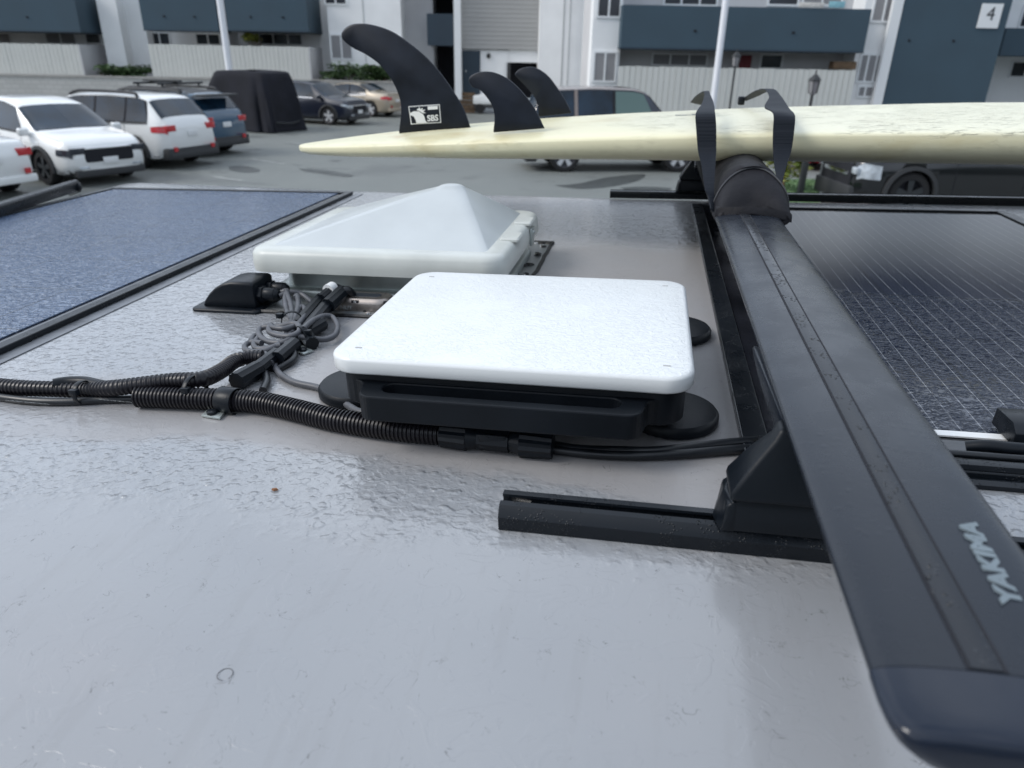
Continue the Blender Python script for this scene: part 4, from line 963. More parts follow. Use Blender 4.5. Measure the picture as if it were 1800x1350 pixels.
def foot(v0, s, label):
    t = rthing('rack_tower', label, 'rack tower', (.11, v0, .018), 'crossbar towers')
    V_ = lambda d: v0 + s * d
    # clamp block on the track
    bl = [(.058, .0), (.060, .019), (.066, .0235), (.185, .0235), (.187, .0)]
    MB().loft([[(u, V_(d), .0195 + z) for u, z in bl] for d in (-.016, .018)]).build('clamp_block', M_plas, t, bev=.002)
    MB().loft([[(.058 + dx, V_(d), .0195), (.0635 + dx, V_(d), .042), (.067, V_(d), .042), (.067, V_(d), .0195)] for dx, d in ((0, -.0162), (-.004, 0), (0, .0182))]).build('clamp_nose', M_plas, t, bev=.001)
    MB().box(.128, V_(-.0185) if s > 0 else V_(-.0165), .024, .150, V_(-.0165) if s > 0 else V_(-.0185), .036).build('lock_cover', M_blk, t, bev=.001)
    MB().box(.153, V_(-.0190) if s > 0 else V_(-.0165), .020, .180, V_(-.0165) if s > 0 else V_(-.0190), .038).build('lever_cover', M_blk, t, bev=.001)
    # tower: faceted, widening downwards, narrowing to the bar
    lo = [(.061, -.019), (.188, -.019), (.188, .018), (.061, .018)]
    q1 = [(.062, -.018), (.187, -.018), (.187, .017), (.062, .017)]
    q2 = [(.074, -.0135), (.180, -.0135), (.180, .012), (.074, .012)]
    q3 = [(.084, -.009), (.172, -.009), (.172, .006), (.084, .006)]
    q4 = [(.087, -.007), (.168, -.007), (.168, .008), (.087, .008)]
    MB().loft([[(u, V_(d), z) for u, d in q] for q, z in ((lo, .0435), (q1, .050), (q2, .070), (q3, .0845), (q4, .0915))]).build('tower', M_plas, t, bev=.003, seg=3)
    # curved saddle that hugs the bar inward of the tower
    L_ = []
    for k in range(9):
        f = k / 8; d = .007 + .125 * f
        L_.append([(.100 - .014 * math.sin(f * 1.57), V_(d), .050 + .038 * f ** .7), (.150, V_(d), .050 + .038 * f ** .7), (.150, V_(d), .0925), (.089 - .003 * f, V_(d), .0925)])
    MB().loft(L_).build('saddle', M_bar, t, bev=.002)
    return t
foot(.412, 1, 'black crossbar support tower clamped on the near track')
foot(1.701, -1, 'black crossbar support tower clamped on the far track')

# --- board pad on the bar
t = rthing('board_pad', 'black fabric pad wrapped round the crossbar under the surfboard', 'pad', (.134, 1.3, HT)); L_ = []
def pad_ring(v, s, wr=0.):
    o = []
    for k in range(40):
        a = 2 * math.pi * k / 40; c_, s_ = math.cos(a), math.sin(a)
        x = .049 * c_ * s; z = (.060 * s_ if s_ > 0 else .022 * s_) * s
        x *= 1 + .025 * math.sin(5 * a + v * 60) * wr; z *= 1 + .03 * math.sin(4 * a + 1 + v * 45) * wr
        o.append((.1335 + x, v - (.018 * max(0, s_) - .006 * math.sin(3 * a)) * (1 if v < 1.02 else 0) * -1, HT - .006 + z))
    return o
secs = [(.970, .90, .8, .30), (.974, .95, .8, .42), (.984, .98, .8, .60), (.998, 1.0, .6, .76), (1.015, 1.01, .4, .89), (1.035, 1.01, .3, .965)] + [(1.06 + .05 * k, 1.0 - .015 * (k % 2), .5, 1.) for k in range(12)] + [(1.64, .95, 1, 1.)]
def pr_(v, s_, w, zs): return [(x, y, HT - .006 + (z - HT + .006) * (zs if z > HT - .006 else 1)) for x, y, z in pad_ring(v, s_, w)]
pd = MB().loft([pr_(*q) for q in secs], cap=True).build('fabric_sleeve', M_fab, t, auto=80)
ring = [Vector(p) + Vector((0, -.001, .0005)) for p in pr_(1.015, 1.02, .4, .90)][0:21]
MB().tube(ring, .0011, 6).build('piping', M_seam, t)
MB().loft([[(.085, 1.0 - .022, .104), (.090, .972, .101), (.130, .966, .1115), (.175, .970, .103), (.183, .98, .098), (.183, 1.0, .098), (.085, 1.0, .104)], [(.086, .977, .116), (.09, .975, .119), (.130, .973, .121), (.175, .974, .115), (.182, .98, .110), (.182, 1.0, .11), (.086, 1.0, .116)]]).build('hem', M_fab, t, bev=.002)
# ================================================================== SURFBOARD
VC = 1.40
def b_w(d):   # half width at d metres from the tail tip
    return interp([(0, .022), (.012, .04), (.04, .062), (.1, .098), (.2, .142), (.35, .184), (.5, .212), (.7, .241), (.9, .262), (1.2, .282), (1.5, .288), (1.9, .28), (2.3, .225), (2.55, .15), (2.68, .09), (2.73, .04), (2.745, .015)], d)
def b_t(d): return interp([(0, .014), (.04, .022), (.15, .032), (.4, .047), (.8, .060), (1.3, .070), (2., .066), (2.5, .045), (2.745, .018)], d)
def b_top(d): return interp([(0, .148), (.1, .1590), (.27, .1745), (.45, .186), (.65, .195), (.9, .2035), (1.3, .210), (1.8, .209), (2.3, .19), (2.745, .13)], d)
bt = rthing('surfboard', 'cream surfboard lying fins up across the crossbar pads', 'surfboard', (.3, VC, .15))
L_ = []; ds = [0, .004, .01, .02, .035, .06] + [.09 + .05 * k for k in range(53)] + [2.72, 2.735, 2.745]
for d in ds:
    w, th, tp_ = b_w(d), b_t(d), b_top(d); a_up = min(.014, th * .3); a_dn = th - a_up; ring = []
    for k in range(48):
        a = 2 * math.pi * k / 48; c_, s_ = math.cos(a), math.sin(a)
        v = VC + w * math.copysign(abs(c_) ** .55, c_)
        z = tp_ - a_up + (a_up * abs(s_) ** .8 if s_ > 0 else -a_dn * abs(s_) ** .62)
        ring.append((-.695 + d, v, z))
    L_.append(ring)
MB().loft(L_).build('hull', M_board, bt, auto=70)
def zoomp(lst, ox, sc=3.971): return [(ox + x / sc, y / sc) for x, y in lst]
f1 = zoomp([(1205, 940), (1697, 893), (1650, 760), (1580, 640), (1480, 500), (1380, 390), (1270, 300), (1160, 225), (1060, 185), (960, 165), (880, 168), (830, 190), (798, 230), (800, 265), (830, 300), (880, 335), (960, 375), (1040, 430), (1100, 490), (1150, 560), (1190, 640), (1215, 720), (1220, 800), (1215, 860)], 400)
f2 = zoomp([(270, 925), (625, 896), (570, 780), (510, 690), (440, 610), (370, 550), (290, 510), (220, 498), (160, 505), (110, 530), (95, 562), (120, 605), (170, 625), (215, 670), (255, 730), (275, 790), (278, 850)], 800)
f3 = zoomp([(585, 815), (815, 788), (770, 700), (720, 620), (660, 540), (600, 490), (540, 468), (480, 472), (440, 490), (420, 522), (460, 568), (510, 620), (555, 680), (580, 740)], 800)
def fin(pts, v, th, name='fin', label=None, dv=0.):
    P = [Rv(x, y, v) for x, y in pts]; P = [(p[0], p[2]) for p in P]
    P = [tuple(q)[:2] for q in spline([(a, b_, 0) for a, b_ in P[1:]], 4)] + [P[0]]
    cx = sum(p[0] for p in P) / len(P); cz = sum(p[1] for p in P) / len(P)
    mb = MB(); lo = min(p[1] for p in P)
    def lay(k, y): return [(cx + (p[0] - cx) * k + 0, v + y, cz + (p[1] - cz) * k) for p in P]
    mb.loft([lay(.955, -th / 2), lay(.985, -th * .36), lay(1, -th * .08), lay(1, th * .08), lay(.985, th * .36), lay(.955, th / 2)])
    return mb.build(name, M_fin, bt, auto=60, label=label)
fc = fin(f1, VC, .009, label='tall black centre fin with a white sticker')
fin(f2, 1.245, .007, label='near black side fin'); fin(f3, 1.56, .007, label='far black side fin')
# sticker on the centre fin
sv = VC - .0053
def SP(x, y, dv=0.): p = Rv(400 + x / 3.971, y / 3.971, sv - dv); return (p[0], sv - dv, p[2])
def splate(poly, dv, name, m, parent): 
    a = [SP(x, y, dv) for x, y in poly]; n = len(a)
    return sub(MB().loft([a, [(p[0], p[1] + .0004, p[2]) for p in a]]), name, m, parent, smooth=False)
stk = MB().loft([[SP(*q) for q in ((1262, 742), (1480, 728), (1491, 857), (1280, 869))], [tuple(np.array(SP(*q)) + (0, .0008, 0)) for q in ((1262, 742), (1480, 728), (1491, 857), (1280, 869))]]).build('sticker', M_white, fc, base=(bt['bx'], bt['by'], bt['bz']), smooth=False)
# (sub-parts may go no deeper: the printed marks are siblings on the fin)
bb = (bt['bx'], bt['by'], bt['bz'])
def mark(poly, dv, m, nm='sticker_print'):
    a = [SP(x, y, dv) for x, y in poly]
    MB().loft([a, [(p[0], p[1] + .00025, p[2]) for p in a]]).build(nm, m, fc, base=bb, smooth=False)
mark([(1268, 748), (1474, 734), (1484, 851), (1286, 862)], .0006, M_fin, 'sticker_ground')
mark([(1272, 790), (1300, 776), (1335, 778), (1362, 795), (1374, 815), (1380, 840), (1396, 857), (1318, 861), (1312, 835), (1298, 812), (1278, 806)], .0012, M_white)
mark([(1396, 742), (1466, 738), (1468, 762), (1398, 767)], .0012, M_white)
mark([(1318, 768), (1342, 748), (1346, 764), (1362, 750), (1360, 768), (1382, 764), (1366, 780), (1386, 790), (1364, 790), (1340, 776)], .0014, M_white)
c_ = SP(1432, 826, .0014); e_ = np.array(SP(1480, 822)) - np.array(SP(1385, 829))
lettering('sticker_lettering', 'SBS', .0150, c_, tuple(e_), (0, 0, 1), M_white, fc, bold=.0004, ext=.0001, base=bb)
# leash plug
p = R3(835, 217, b_top(.3)); MB().lathe(-.43, VC + .02, [(.012, .1855), (.012, .189), (.009, .191), (.002, .1912)], 16).build('leash_plug', M_skirt, bt)
p = [(-.47, VC, .186), (-.45, VC, .193), (-.44, VC, .1935), (-.425, VC, .187)]
MB().tube(spline([(-.475, VC + .02, .1845), (-.462, VC + .02, .1925), (-.45, VC + .02, .1935), (-.44, VC + .02, .186)], 5), .002, 6).build('leash_cord', M_champ, bt)
mb = MB()
for (u, v, w) in ((.065, 1.43, .030), (.085, 1.44, .02)):
    zz = b_top(u + .695); mb.box(u - w, v - .003, zz - .0005, u + w, v + .004, zz + .0004)
mb.build('faded_mark', mat('faded_grey_mark', (.3, .32, .33), .6), bt, smooth=False)

# --- straps
def strap(rows, label, xs=1.):
    t = rthing('tie_down_strap', label, 'strap', Rv(rows[0][0][0], rows[0][0][1], rows[0][2]), 'tie-down straps')
    Lp = spline([Rv(*r[0], r[2]) for r in rows], 6); Rp = spline([Rv(*r[1], r[2] + (r[3] if len(r) > 3 else 0)) for r in rows], 6)
    loops = []
    for i, (a, b_) in enumerate(zip(Lp, Rp)):
        a, b_ = Vector(a), Vector(b_); T = (Vector(Lp[min(i + 1, len(Lp) - 1)]) - Vector(Lp[max(i - 1, 0)])); n = (b_ - a).cross(T)
        n = n.normalized() * .0008 if n.length > 1e-9 else Vector((0, .0008, 0))
        m1 = (a + b_) / 2
        loops.append([tuple(a + n), tuple(m1 + n * 1.6), tuple(b_ + n), tuple(b_ - n), tuple(m1 - n * 1.6), tuple(a - n)])
    MB().loft(loops).build('webbing', M_web, t, auto=50)
    return t
s1 = strap([((1249, 366), (1254, 372), .995), ((1245, 345), (1256, 352), 1.02), ((1239, 331), (1255, 335), 1.03), ((1233, 291), (1257.5, 291), 1.07), ((1227, 265), (1259, 265), 1.095), ((1223.5, 224), (1259, 224), 1.105), ((1223, 200), (1257, 199), 1.12),
       ((1233, 184), (1254.5, 182), 1.2), ((1238, 168.5), (1249, 167.5), 1.28), ((1235.6, 161.5), (1245, 160.5), 1.33), ((1222, 170), (1238, 171), 1.42), ((1214, 179.5), (1233.7, 184), 1.5)], 'black strap over the board at the left side of the pad')
s2 = strap([((1371, 330), (1373, 328), 1.03), ((1362, 298), (1382, 294), 1.07), ((1358.7, 261), (1391, 265), 1.095), ((1358.7, 229.6), (1396, 229.6), 1.105), ((1359, 199), (1397, 203.7), 1.12), ((1344, 188), (1387, 191), 1.2),
       ((1352, 170), (1373, 170), 1.3), ((1343, 157), (1358, 157), 1.38), ((1325, 161), (1334, 168), 1.48), ((1306, 173), (1312, 177), 1.6)], 'black strap arching over the board at the right side of the pad')
p = Rv(1304, 169, 1.6); q_ = MB().box(p[0] - .006, 1.59, .206, p[0] + .006, 1.61, .222).build('buckle', M_plas, s2, bev=.002)

# ================================================================== ROOF VENT
u0, u1, v0, v1 = -.530, -.176, .852, 1.165
LZ = -.0185
cu, cv = (u0 + u1) / 2, (v0 + v1) / 2; lw, ld = u1 - u0, v1 - v0
t = rthing('roof_vent', 'square white roof vent with pyramid lid on a metal base', 'vent', (cu, cv, 0))
lid = MB().rr(cu, cv, [(.008, .0605 + LZ), (.0, .0610 + LZ), (-.001, .070 + LZ), (.0005, .0835 + LZ), (.004, .0885 + LZ), (.010, .0910 + LZ), (.026, .0915 + LZ), (.034, .0900 + LZ)], lw, ld, .03, 10).build('lid', M_skirt, t, auto=50)
ix, iy = lw / 2 - .026, ld / 2 - .026; L_ = []; nk = 22
ax_, ay_ = cu + .068, cv + .030                       # the peak sits toward the back right
def dome_ring(f):
    zz = .0902 + LZ + .061 * (f + .02 * math.sin(math.pi * f)); hw, hd_ = ix * (1 - f), iy * (1 - f)
    cx_, cy_ = cu + (ax_ - cu) * f, cv + (ay_ - cv) * f
    hw += .009 * f; hd_ += .004 * f
    return rrect(cx_, cy_, 2 * hw, 2 * hd_, min(hd_ * .98, .010 + .008 * f), zz, 8)
for k in range(nk): L_.append(dome_ring(.93 * k / (nk - 1)))
zt_, last = L_[-1][0][2], L_[-1]; mx_ = sum(p[0] for p in last) / len(last); my_ = sum(p[1] for p in last) / len(last)
for sc_, dz in ((.86, .0016), (.65, .0028), (.4, .0036), (.15, .0040), (.03, .0041)): L_.append([(mx_ + (x - mx_) * sc_, my_ + (y - my_) * sc_, zt_ + dz) for x, y, z in last])
sub(MB().loft(L_), 'dome', M_lid, lid, auto=60)
for dv in (-.045, .06): sub(MB().rr(u1 - .010, cv + dv, [(0, .0895 + LZ), (0, .0925 + LZ), (.002, .0945 + LZ)], .027, .040, .004), 'latch_pad', M_skirt, lid)
sub(MB().lathe(u1 + .003, cv + .055, [(.004, .074 + LZ), (.004, .079 + LZ), (.001, .080 + LZ)], 10).box(u1 + .001, cv + .043, .058 + LZ, u1 + .004, cv + .067, .084 + LZ), 'hinge_tab', M_galv, lid, bev=.0008)
MB().rr(cu + .002, cv + .01, [(0, .0022), (0, .0415), (.002, .0425)], lw - .060, ld - .055, .02, 6).build('riser', M_galv, t, auto=50)
MB().rr(cu + .002, cv + .01, [(0, .0022), (.0, .008), (.004, .0125), (.010, .013)], lw - .028, ld - .032, .02, 6).build('bead', M_galv, t, auto=50)
fl = MB().rr(cu + .004, cv + .015, [(0, .0006), (0, .0018), (.0008, .0022)], lw + .012, ld + .115, .008, 4).build('flange', mat('dull_flange', (.2, .215, .22), .4, metal=.55, var=.3, vscale=30), t, auto=50)
rnd = random.Random(11)
ue, ve = (lw + .012) / 2, (ld + .115) / 2; cv2 = cv + .015
for side_ in range(4):
    n = 7
    for k in range(n):
        f = -1 + 2 * (k + .5) / n
        x, y = {0: (ue - .014, f * ve), 1: (-ue + .014, f * ve), 2: (f * ue, -ve + .011), 3: (f * ue, ve - .012)}[side_]
        x += cu + .004; y += cv2
        MB().lathe(x, y, [(.0038, .0023), (.0034, .0038), (.001, .0044)], 10).build('screw', M_screw, t)
        for q in range(2 if side_ == 0 else 1):
            bx, by = x + rnd.uniform(-.011, .011), y + rnd.uniform(-.02, .02); rr_ = rnd.uniform(.004, .0075)
            ring = lambda s_, z: [(bx + rr_ * s_ * math.cos(a * .7) * (1 + .3 * math.sin(a * 2 + bx * 900)), by + rr_ * s_ * math.sin(a * .7), z) for a in range(9)]
            MB().loft([ring(1, .0023), ring(.8, .0042), ring(.3, .0052)]).build('sealant_blob', M_seal, t)
for a, c_ in (((ue, -ve), (ue, ve)), ((-ue, ve), (ue, ve)), ((-ue, -ve), (ue, -ve))):
    pts = [(cu + .004 + a[0] + (c_[0] - a[0]) * k / 14 + rnd.uniform(-.0015, .002), cv2 + a[1] + (c_[1] - a[1]) * k / 14 + rnd.uniform(-.0015, .002), .0015) for k in range(15)]
    MB().tube(pts, .003, 6).build('edge_sealant', M_seal, t)

# ================================================================== CABLE ENTRY BOX
bu0, bu1, bv0, bv1 = -.590, -.492, .800, .875
t = rthing('cable_entry_box', 'black wedge-shaped cable entry box beside the vent', 'cable entry', ((bu0 + bu1) / 2, (bv0 + bv1) / 2, 0))
MB().rr((bu0 + bu1) / 2, (bv0 + bv1) / 2, [(0, .0008), (0, .003), (.0015, .0045)], bu1 - bu0, bv1 - bv0, .008, 5).build('base_plate', M_plas, t, auto=50)
L_ = []
prof = [(-.578, .0045), (-.574, .012), (-.566, .021), (-.556, .029), (-.545, .0345), (-.533, .037), (-.505, .0375), (-.501, .0355), (-.501, .0045)]
a_, c_ = bv0 + .012, bv1 - .010
L_ = [[(x, v, .0045 + (z - .0045) * s) for x, z in prof] for v, s in ((a_, 1), (a_ + .002, 1.04), (a_ + .006, 1.06), (c_ - .006, 1.06), (c_, 1))]
MB().loft(L_).build('cover', M_plas, t, bev=.002)
def xcyl(mb, x0, x1, v, h, r0, r1, n=16, sweep=None):
    return mb.loft([[(x, v + r * math.cos(2 * math.pi * k / n), h + r * math.sin(2 * math.pi * k / n)) for k in range(n)] for x, r in ((x0, r0), (x1, r1))])
for vv in (.827, .852):
    gl = MB(); xcyl(gl, -.501, -.494, vv, .020, .0115, .0115, 6); xcyl(gl, -.4938, -.478, vv, .020, .0095, .0090, 12); xcyl(gl, -.4778, -.473, vv, .020, .0088, .0055, 12)
    gl.build('cable_gland', M_plas, t, bev=.0006)
# ================================================================== PUCK ANTENNA
t = rthing('puck_device', 'small champagne metal device with rounded ends beside the vent', 'device', (-.36, .845, 0))
MB().rr(-.372, .847, [(.0, .0008), (.0, .012), (.0015, .0155), (.005, .018)], .10, .040, .0195, 10).build('housing', M_champ, t, auto=35)
MB().rr(-.372, .848, [(0, .0181), (.0005, .0186)], .066, .015, .0074, 8).build('top_window', M_wglass, t)
MB().box(-.3735, .8275, .0105, -.3635, .8300, .0165).build('port', M_dark, t)
MB().lathe(-.3685, .829, [(.0025, .0135), (.0025, .0160), (.001, .0165)], 10).build('screw', M_screw, t)
MB().box(-.330, .829, .010, -.323, .8325, .0165).build('end_slot', M_dark, t)
lettering('lettering', 'NUT', .0070, (-.381, .8268, .0065), (1, 0, 0), (0, 0, 1), M_txt, t, bold=.0001, sx=1.15)

# ================================================================== FLAT ANTENNA AND ITS MOUNT
au0, au1, av0, av1 = -.2563, .0427, .5015, .7645
t = rthing('flat_antenna', 'white rounded rectangular antenna slab beaded with rain', 'antenna', ((au0 + au1) / 2, (av0 + av1) / 2, .041)); TOP = .0785
ta = (t['bx'], t['by'], t['bz'])
cu, cv = (au0 + au1) / 2, (av0 + av1) / 2
sh = MB().rr(cu, cv, [(.004, .0638), (.001, .0645), (.0, .0660), (.0, .0752), (.0007, .0768), (.0024, .0780), (.005, .0785)], au1 - au0, av1 - av0, .024, 12).build('shell', M_dish, t, auto=50)
hl = MB()
for su, sv_ in ((1, 1), (-1, 1), (1, -1), (-1, -1)): hl.rr(cu + su * .128, cv + sv_ * .108, [(0, .0784), (0, .0787)], .0062, .0026, .0012, 4)
hl.build('drain_slots', M_lap, t)
t = rthing('antenna_mount', 'black moulded mount with a handle slot and four round feet under the white antenna', 'mount', (cu, cv, 0))
MB().rr(cu, cv, [(.004, .030), (.0, .033), (.0, .0600), (.002, .0636)], au1 - au0 - .010, av1 - av0 - .020, .022, 8).build('tray', M_mount, t, auto=45)
# handle: outline with concave shoulders, pierced by a slot
hv0 = .4800; hu0, hu1 = -.217, -.001; vb = .5118
def arc(cx, cy, r, a0, a1, n=7): return [(cx + r * math.cos(math.radians(a0 + (a1 - a0) * k / n)), cy + r * math.sin(math.radians(a0 + (a1 - a0) * k / n))) for k in range(n + 1)]
outer = [(hu1 + .020, vb)] + arc(hu1 + .020, vb - .012, .012, 90, 180)[1:] + arc(hu1 - .006, hv0 + .012, .012, 0, -90) + arc(hu0 + .006, hv0 + .012, .012, 270, 180) + arc(hu0 - .020, vb - .012, .012, 0, 90)[:-1] + [(hu0 - .020, vb)]
slot_c = .4998; sr = .0092
inner = arc(hu1 - .020, slot_c, sr, 90, -90, 10) + arc(hu0 + .020, slot_c, sr, 270, 90, 10)
def ring_prism(outer, inner, lo, hi, ch=.0015):
    bm = bmesh.new()
    return None
hd = MB(); n_o, n_i = len(outer), len(inner)
# walls of the handle as loft rings; top and bottom filled by bridging
def fill_between(mb, z, flip):
    vo = [(x, y, z) for x, y in outer]; vi = [(x, y, z) for x, y in inner]
    # split into triangles using nearest parameter walk
    base_ = 0; vs = vo + vi; fs = []
    # angle order about slot centre line: walk outer CW list and inner list (both go right -> bottom -> left -> top)
    i = j = 0
    while i < n_o - 1 or j < n_i - 1:
        if j >= n_i - 1: adv = 'o'
        elif i >= n_o - 1: adv = 'i'
        else:
            do = math.dist(outer[i + 1], inner[j]); di = math.dist(outer[i], inner[j + 1]); adv = 'o' if do <= di else 'i'
        if adv == 'o': fs.append((i, i + 1, n_o + j)); i += 1
        else: fs.append((i, n_o + j + 1, n_o + j)); j += 1
    fs.append((n_o - 1, 0, n_o, n_o + n_i - 1))
    mb.add(vs, fs)
zb_, zt2 = .0335, .0555
fill_between(hd, zt2, False); fill_between(hd, zb_, True)
hd.loft([[(x, y, zb_) for x, y in outer], [(x, y, zt2) for x, y in outer]], cap=False)
hd.loft([[(x, y, zb_) for x, y in inner], [(x, y, zt2) for x, y in inner]], cap=False)
me_ = hd.build('handle', M_mount, t, smooth=True, auto=30)
bm = bmesh.new(); bm.from_mesh(me_.data); bmesh.ops.remove_doubles(bm, verts=bm.verts, dist=1e-6); bmesh.ops.recalc_face_normals(bm, faces=bm.faces)
es = [e_ for e_ in bm.edges if len(e_.link_faces) == 2 and e_.calc_face_angle(0) > 1.2 and abs(e_.verts[0].co.z - e_.verts[1].co.z) < 1e-5]
bmesh.ops.bevel(bm, geom=es, offset=.0014, segments=2, profile=.5, affect='EDGES'); bm.to_mesh(me_.data); bm.free()
for p_ in me_.data.polygons: p_.use_smooth = False
MB().box(hu0 + .016, slot_c - sr, .031, hu1 - .016, slot_c + sr, .0333).build('slot_floor', M_mount, t)
for cx_, cy_ in ((.0315, .5865), (.0385, .805), (-.270, .598), (-.235, .800)):
    MB().lathe(cx_, cy_, [(.0385, .0006), (.0410, .002), (.0410, .0085), (.0385, .0115), (.030, .0128), (.004, .0135)], 36).build('foot_disc', M_mount, t)
    MB().lathe(cx_ + (cu - cx_) * .18, cy_ + (cv - cy_) * .18, [(.016, .012), (.014, .030), (.014, .036)], 20).build('foot_stem', M_mount, t)

# ================================================================== CONDUITS AND CABLES
def conduit(mb, path, r, pitch=.0042):
    P = resample(path, pitch / 4)
    mb.tube(P, r, 18, rf=lambda i: r * (1. if (i % 4) in (0, 1) else .86)); return mb
t = rthing('corrugated_conduit', 'thick black corrugated conduit in front of the antenna mount', 'conduit', (-.3, .53, 0), 'black corrugated conduits')
def RP(lst, h): return [R3(x, y, h if len(q) == 0 else q[0]) for x, y, *q in lst]
pth = spline(RP([(243, 697), (300, 699), (350, 701), (400, 703), (460, 708), (520, 721), (580, 736), (650, 748), (720, 757), (781, 762)], .0108), 8)
conduit(MB(), pth, .0106, .0037).build('sleeve', M_cond, t)
t = rthing('corrugated_conduit', 'thinner black corrugated conduit curving up to the grey cable bundle', 'conduit', (-.5, .57, 0), 'black corrugated conduits')
pth = spline(RP([(-60, 668), (-20, 676), (40, 682), (100, 684), (150, 685), (200, 682, .017), (250, 676, .020), (300, 670, .022), (340, 668, .024), (365, 664, .022), (392, 650, .016), (412, 635, .013), (435, 629, .012), (462, 628, .012)], .0105), 8)
conduit(MB(), pth, .0080, .0044).build('sleeve', M_cond, t)
t = rthing('power_cable', 'black printed cable running below the thin conduit to the left edge', 'cable', (-.55, .54, 0))
pth = spline(RP([(-60, 688), (0, 698), (60, 705), (120, 706), (180, 703), (243, 701), (270, 700)], .004), 6)
MB().tube(pth, .0040, 12).build('jacket', M_cable, t)
for k, (x, y, sx_) in enumerate(((50, 703.0, 'TUV 900 HE259050 60228 IEC 131'), (206, 700.8, 'H20T FREE LOW SMOKE'))):
    a = R3(x, y, .0082); lettering('cable_print', sx_[::-1] if False else sx_, .0034, (a[0], a[1] - .0024, .0070), (-1, .02, 0), (0, .7, -.7), M_txt, t, ext=.00005)
MB().tube(spline(RP([(95, 676), (120, 672), (150, 672), (170, 676), (188, 680)], .016), 5), .0058, 12).build('splice_sleeve', M_plas, t)
# dc connectors and cable to the right
t = rthing('cable_connector', 'black ribbed connector pair at the right end of the thick conduit', 'connector', (-.11, .525, 0))
def seg(mb, p, q, r0, r1, n=14, flute=0.):
    p, q = Vector(p), Vector(q); T = (q - p).normalized(); N = T.cross(Vector((0, 0, 1))).normalized(); B = N.cross(T); L_ = []
    for c0_, rr_ in ((p, r0), (q, r1)):
        L_.append([tuple(c0_ + (N * math.cos(2 * math.pi * k / n) + B * math.sin(2 * math.pi * k / n)) * rr_ * (1 - flute * (k % 2))) for k in range(n)])
    return mb.loft(L_)
A0 = Vector(R3(777, 763, .0118)); A1 = Vector(R3(972, 784, .0118)); D = A1 - A0
at_ = lambda f, dz=0: tuple(A0 + D * f + Vector((0, 0, dz)))
seg(MB(), at_(.0), at_(.24), .0112, .0120, 24, .09).build('nut', M_plas, t, auto=20)
c2 = MB(); seg(c2, at_(.24), at_(.34), .0108, .0082); seg(c2, at_(.34), at_(.62), .0100, .0100, 8); seg(c2, at_(.62), at_(.72), .0082, .0108); c2.build('housing', M_plas, t, auto=30)
lt = MB()
for dv in (-.0068, .0068):
    p = at_(.36); q = at_(.60); lt.box(p[0], p[1] + dv - .0025, .0115 - .004, q[0], q[1] + dv + .0025, .0118 + .0085)
lt.build('locking_tab', M_blk, t, bev=.0008)
seg(MB(), at_(.72), at_(1.0), .0124, .0110, 24, .09).build('nut', M_plas, t, auto=20)
sp2 = [Vector(at_(.05)) + Vector((0, .016, -.003)), Vector(at_(.95)) + Vector((0, .015, -.003))]
m2 = MB(); seg(m2, sp2[0], sp2[0].lerp(sp2[1], .25), .0092, .0098, 24, .09); seg(m2, sp2[0].lerp(sp2[1], .25), sp2[0].lerp(sp2[1], .72), .0078, .0078, 8); seg(m2, sp2[0].lerp(sp2[1], .72), sp2[1], .0100, .0090, 24, .09)
m2.build('second_connector', M_plas, t, auto=20)
t = rthing('power_cable', 'two black cables running right from the connectors to the crossbar foot', 'cable', (.02, .53, 0))
MB().tube(spline(RP([(968, 781), (1010, 789), (1080, 792), (1150, 793), (1220, 786), (1280, 779), (1330, 775), (1400, 772)], .006), 6), .0042, 12).build('jacket', M_cable, t)
MB().tube(spline(RP([(968, 790), (1040, 798), (1120, 801), (1200, 798), (1270, 792), (1330, 788), (1400, 786)], .0048), 6), .0040, 12).build('jacket', M_cable, t)
# P-clamps and zip ties
def band(mb, c, ax, r, w, th=.0012):
    c, ax = Vector(c), Vector(ax).normalized(); N = ax.cross(Vector((0, 0, 1))).normalized(); B = N.cross(ax); n = 28
    def rg(rr_, o): return [tuple(c + ax * o + (N * math.cos(2 * math.pi * k / n) + B * math.sin(2 * math.pi * k / n)) * rr_) for k in range(n)]
    return mb.loft([rg(r, -w / 2), rg(r + th, -w / 2), rg(r + th, w / 2), rg(r, w / 2), rg(r, -w / 2)], cap=False)
t = rthing('cable_clamp', 'black cushioned clamp screwed down over the thick conduit', 'clamp', (-.39, .545, 0), 'cable clamps')
c0 = R3(403, 704, .0112); band(MB(), c0, (1, -.12, 0), .0116, .018).build('band', M_plas, t, bev=.001)
a, b2 = R3(366, 742, .002), R3(404, 727, .002)
tab = MB().loft([[(-.397, .522, .0008), (-.376, .519, .0008), (-.381, .548, .001), (-.398, .548, .001)], [(-.397, .522, .003), (-.376, .519, .003), (-.381, .548, .004), (-.398, .548, .004)]]).build('tab', M_galv, t, bev=.0005)
MB().lathe(-.388, .526, [(.0048, .0031), (.0048, .0058), (.003, .0068), (.001, .0068)], 14).build('screw', M_blk, t)
t = rthing('cable_clamp', 'grey metal clamp tab and screw at the foot of the cable bundle', 'clamp', (-.325, .67, 0), 'cable clamps')
c0 = R3(531, 618, .002)
MB().loft([[(c0[0] - .022, c0[1] + .004, .004), (c0[0] + .006, c0[1] - .008, .0008), (c0[0] + .012, c0[1] + .004, .0008), (c0[0] - .014, c0[1] + .016, .004)], [(c0[0] - .022, c0[1] + .004, .0062), (c0[0] + .006, c0[1] - .008, .003), (c0[0] + .012, c0[1] + .004, .003), (c0[0] - .014, c0[1] + .016, .0062)]]).build('tab', M_galv, t, bev=.0006)
MB().lathe(c0[0] + .001, c0[1], [(.0048, .003), (.0048, .0058), (.002, .0068)], 14).build('screw', M_blk, t)
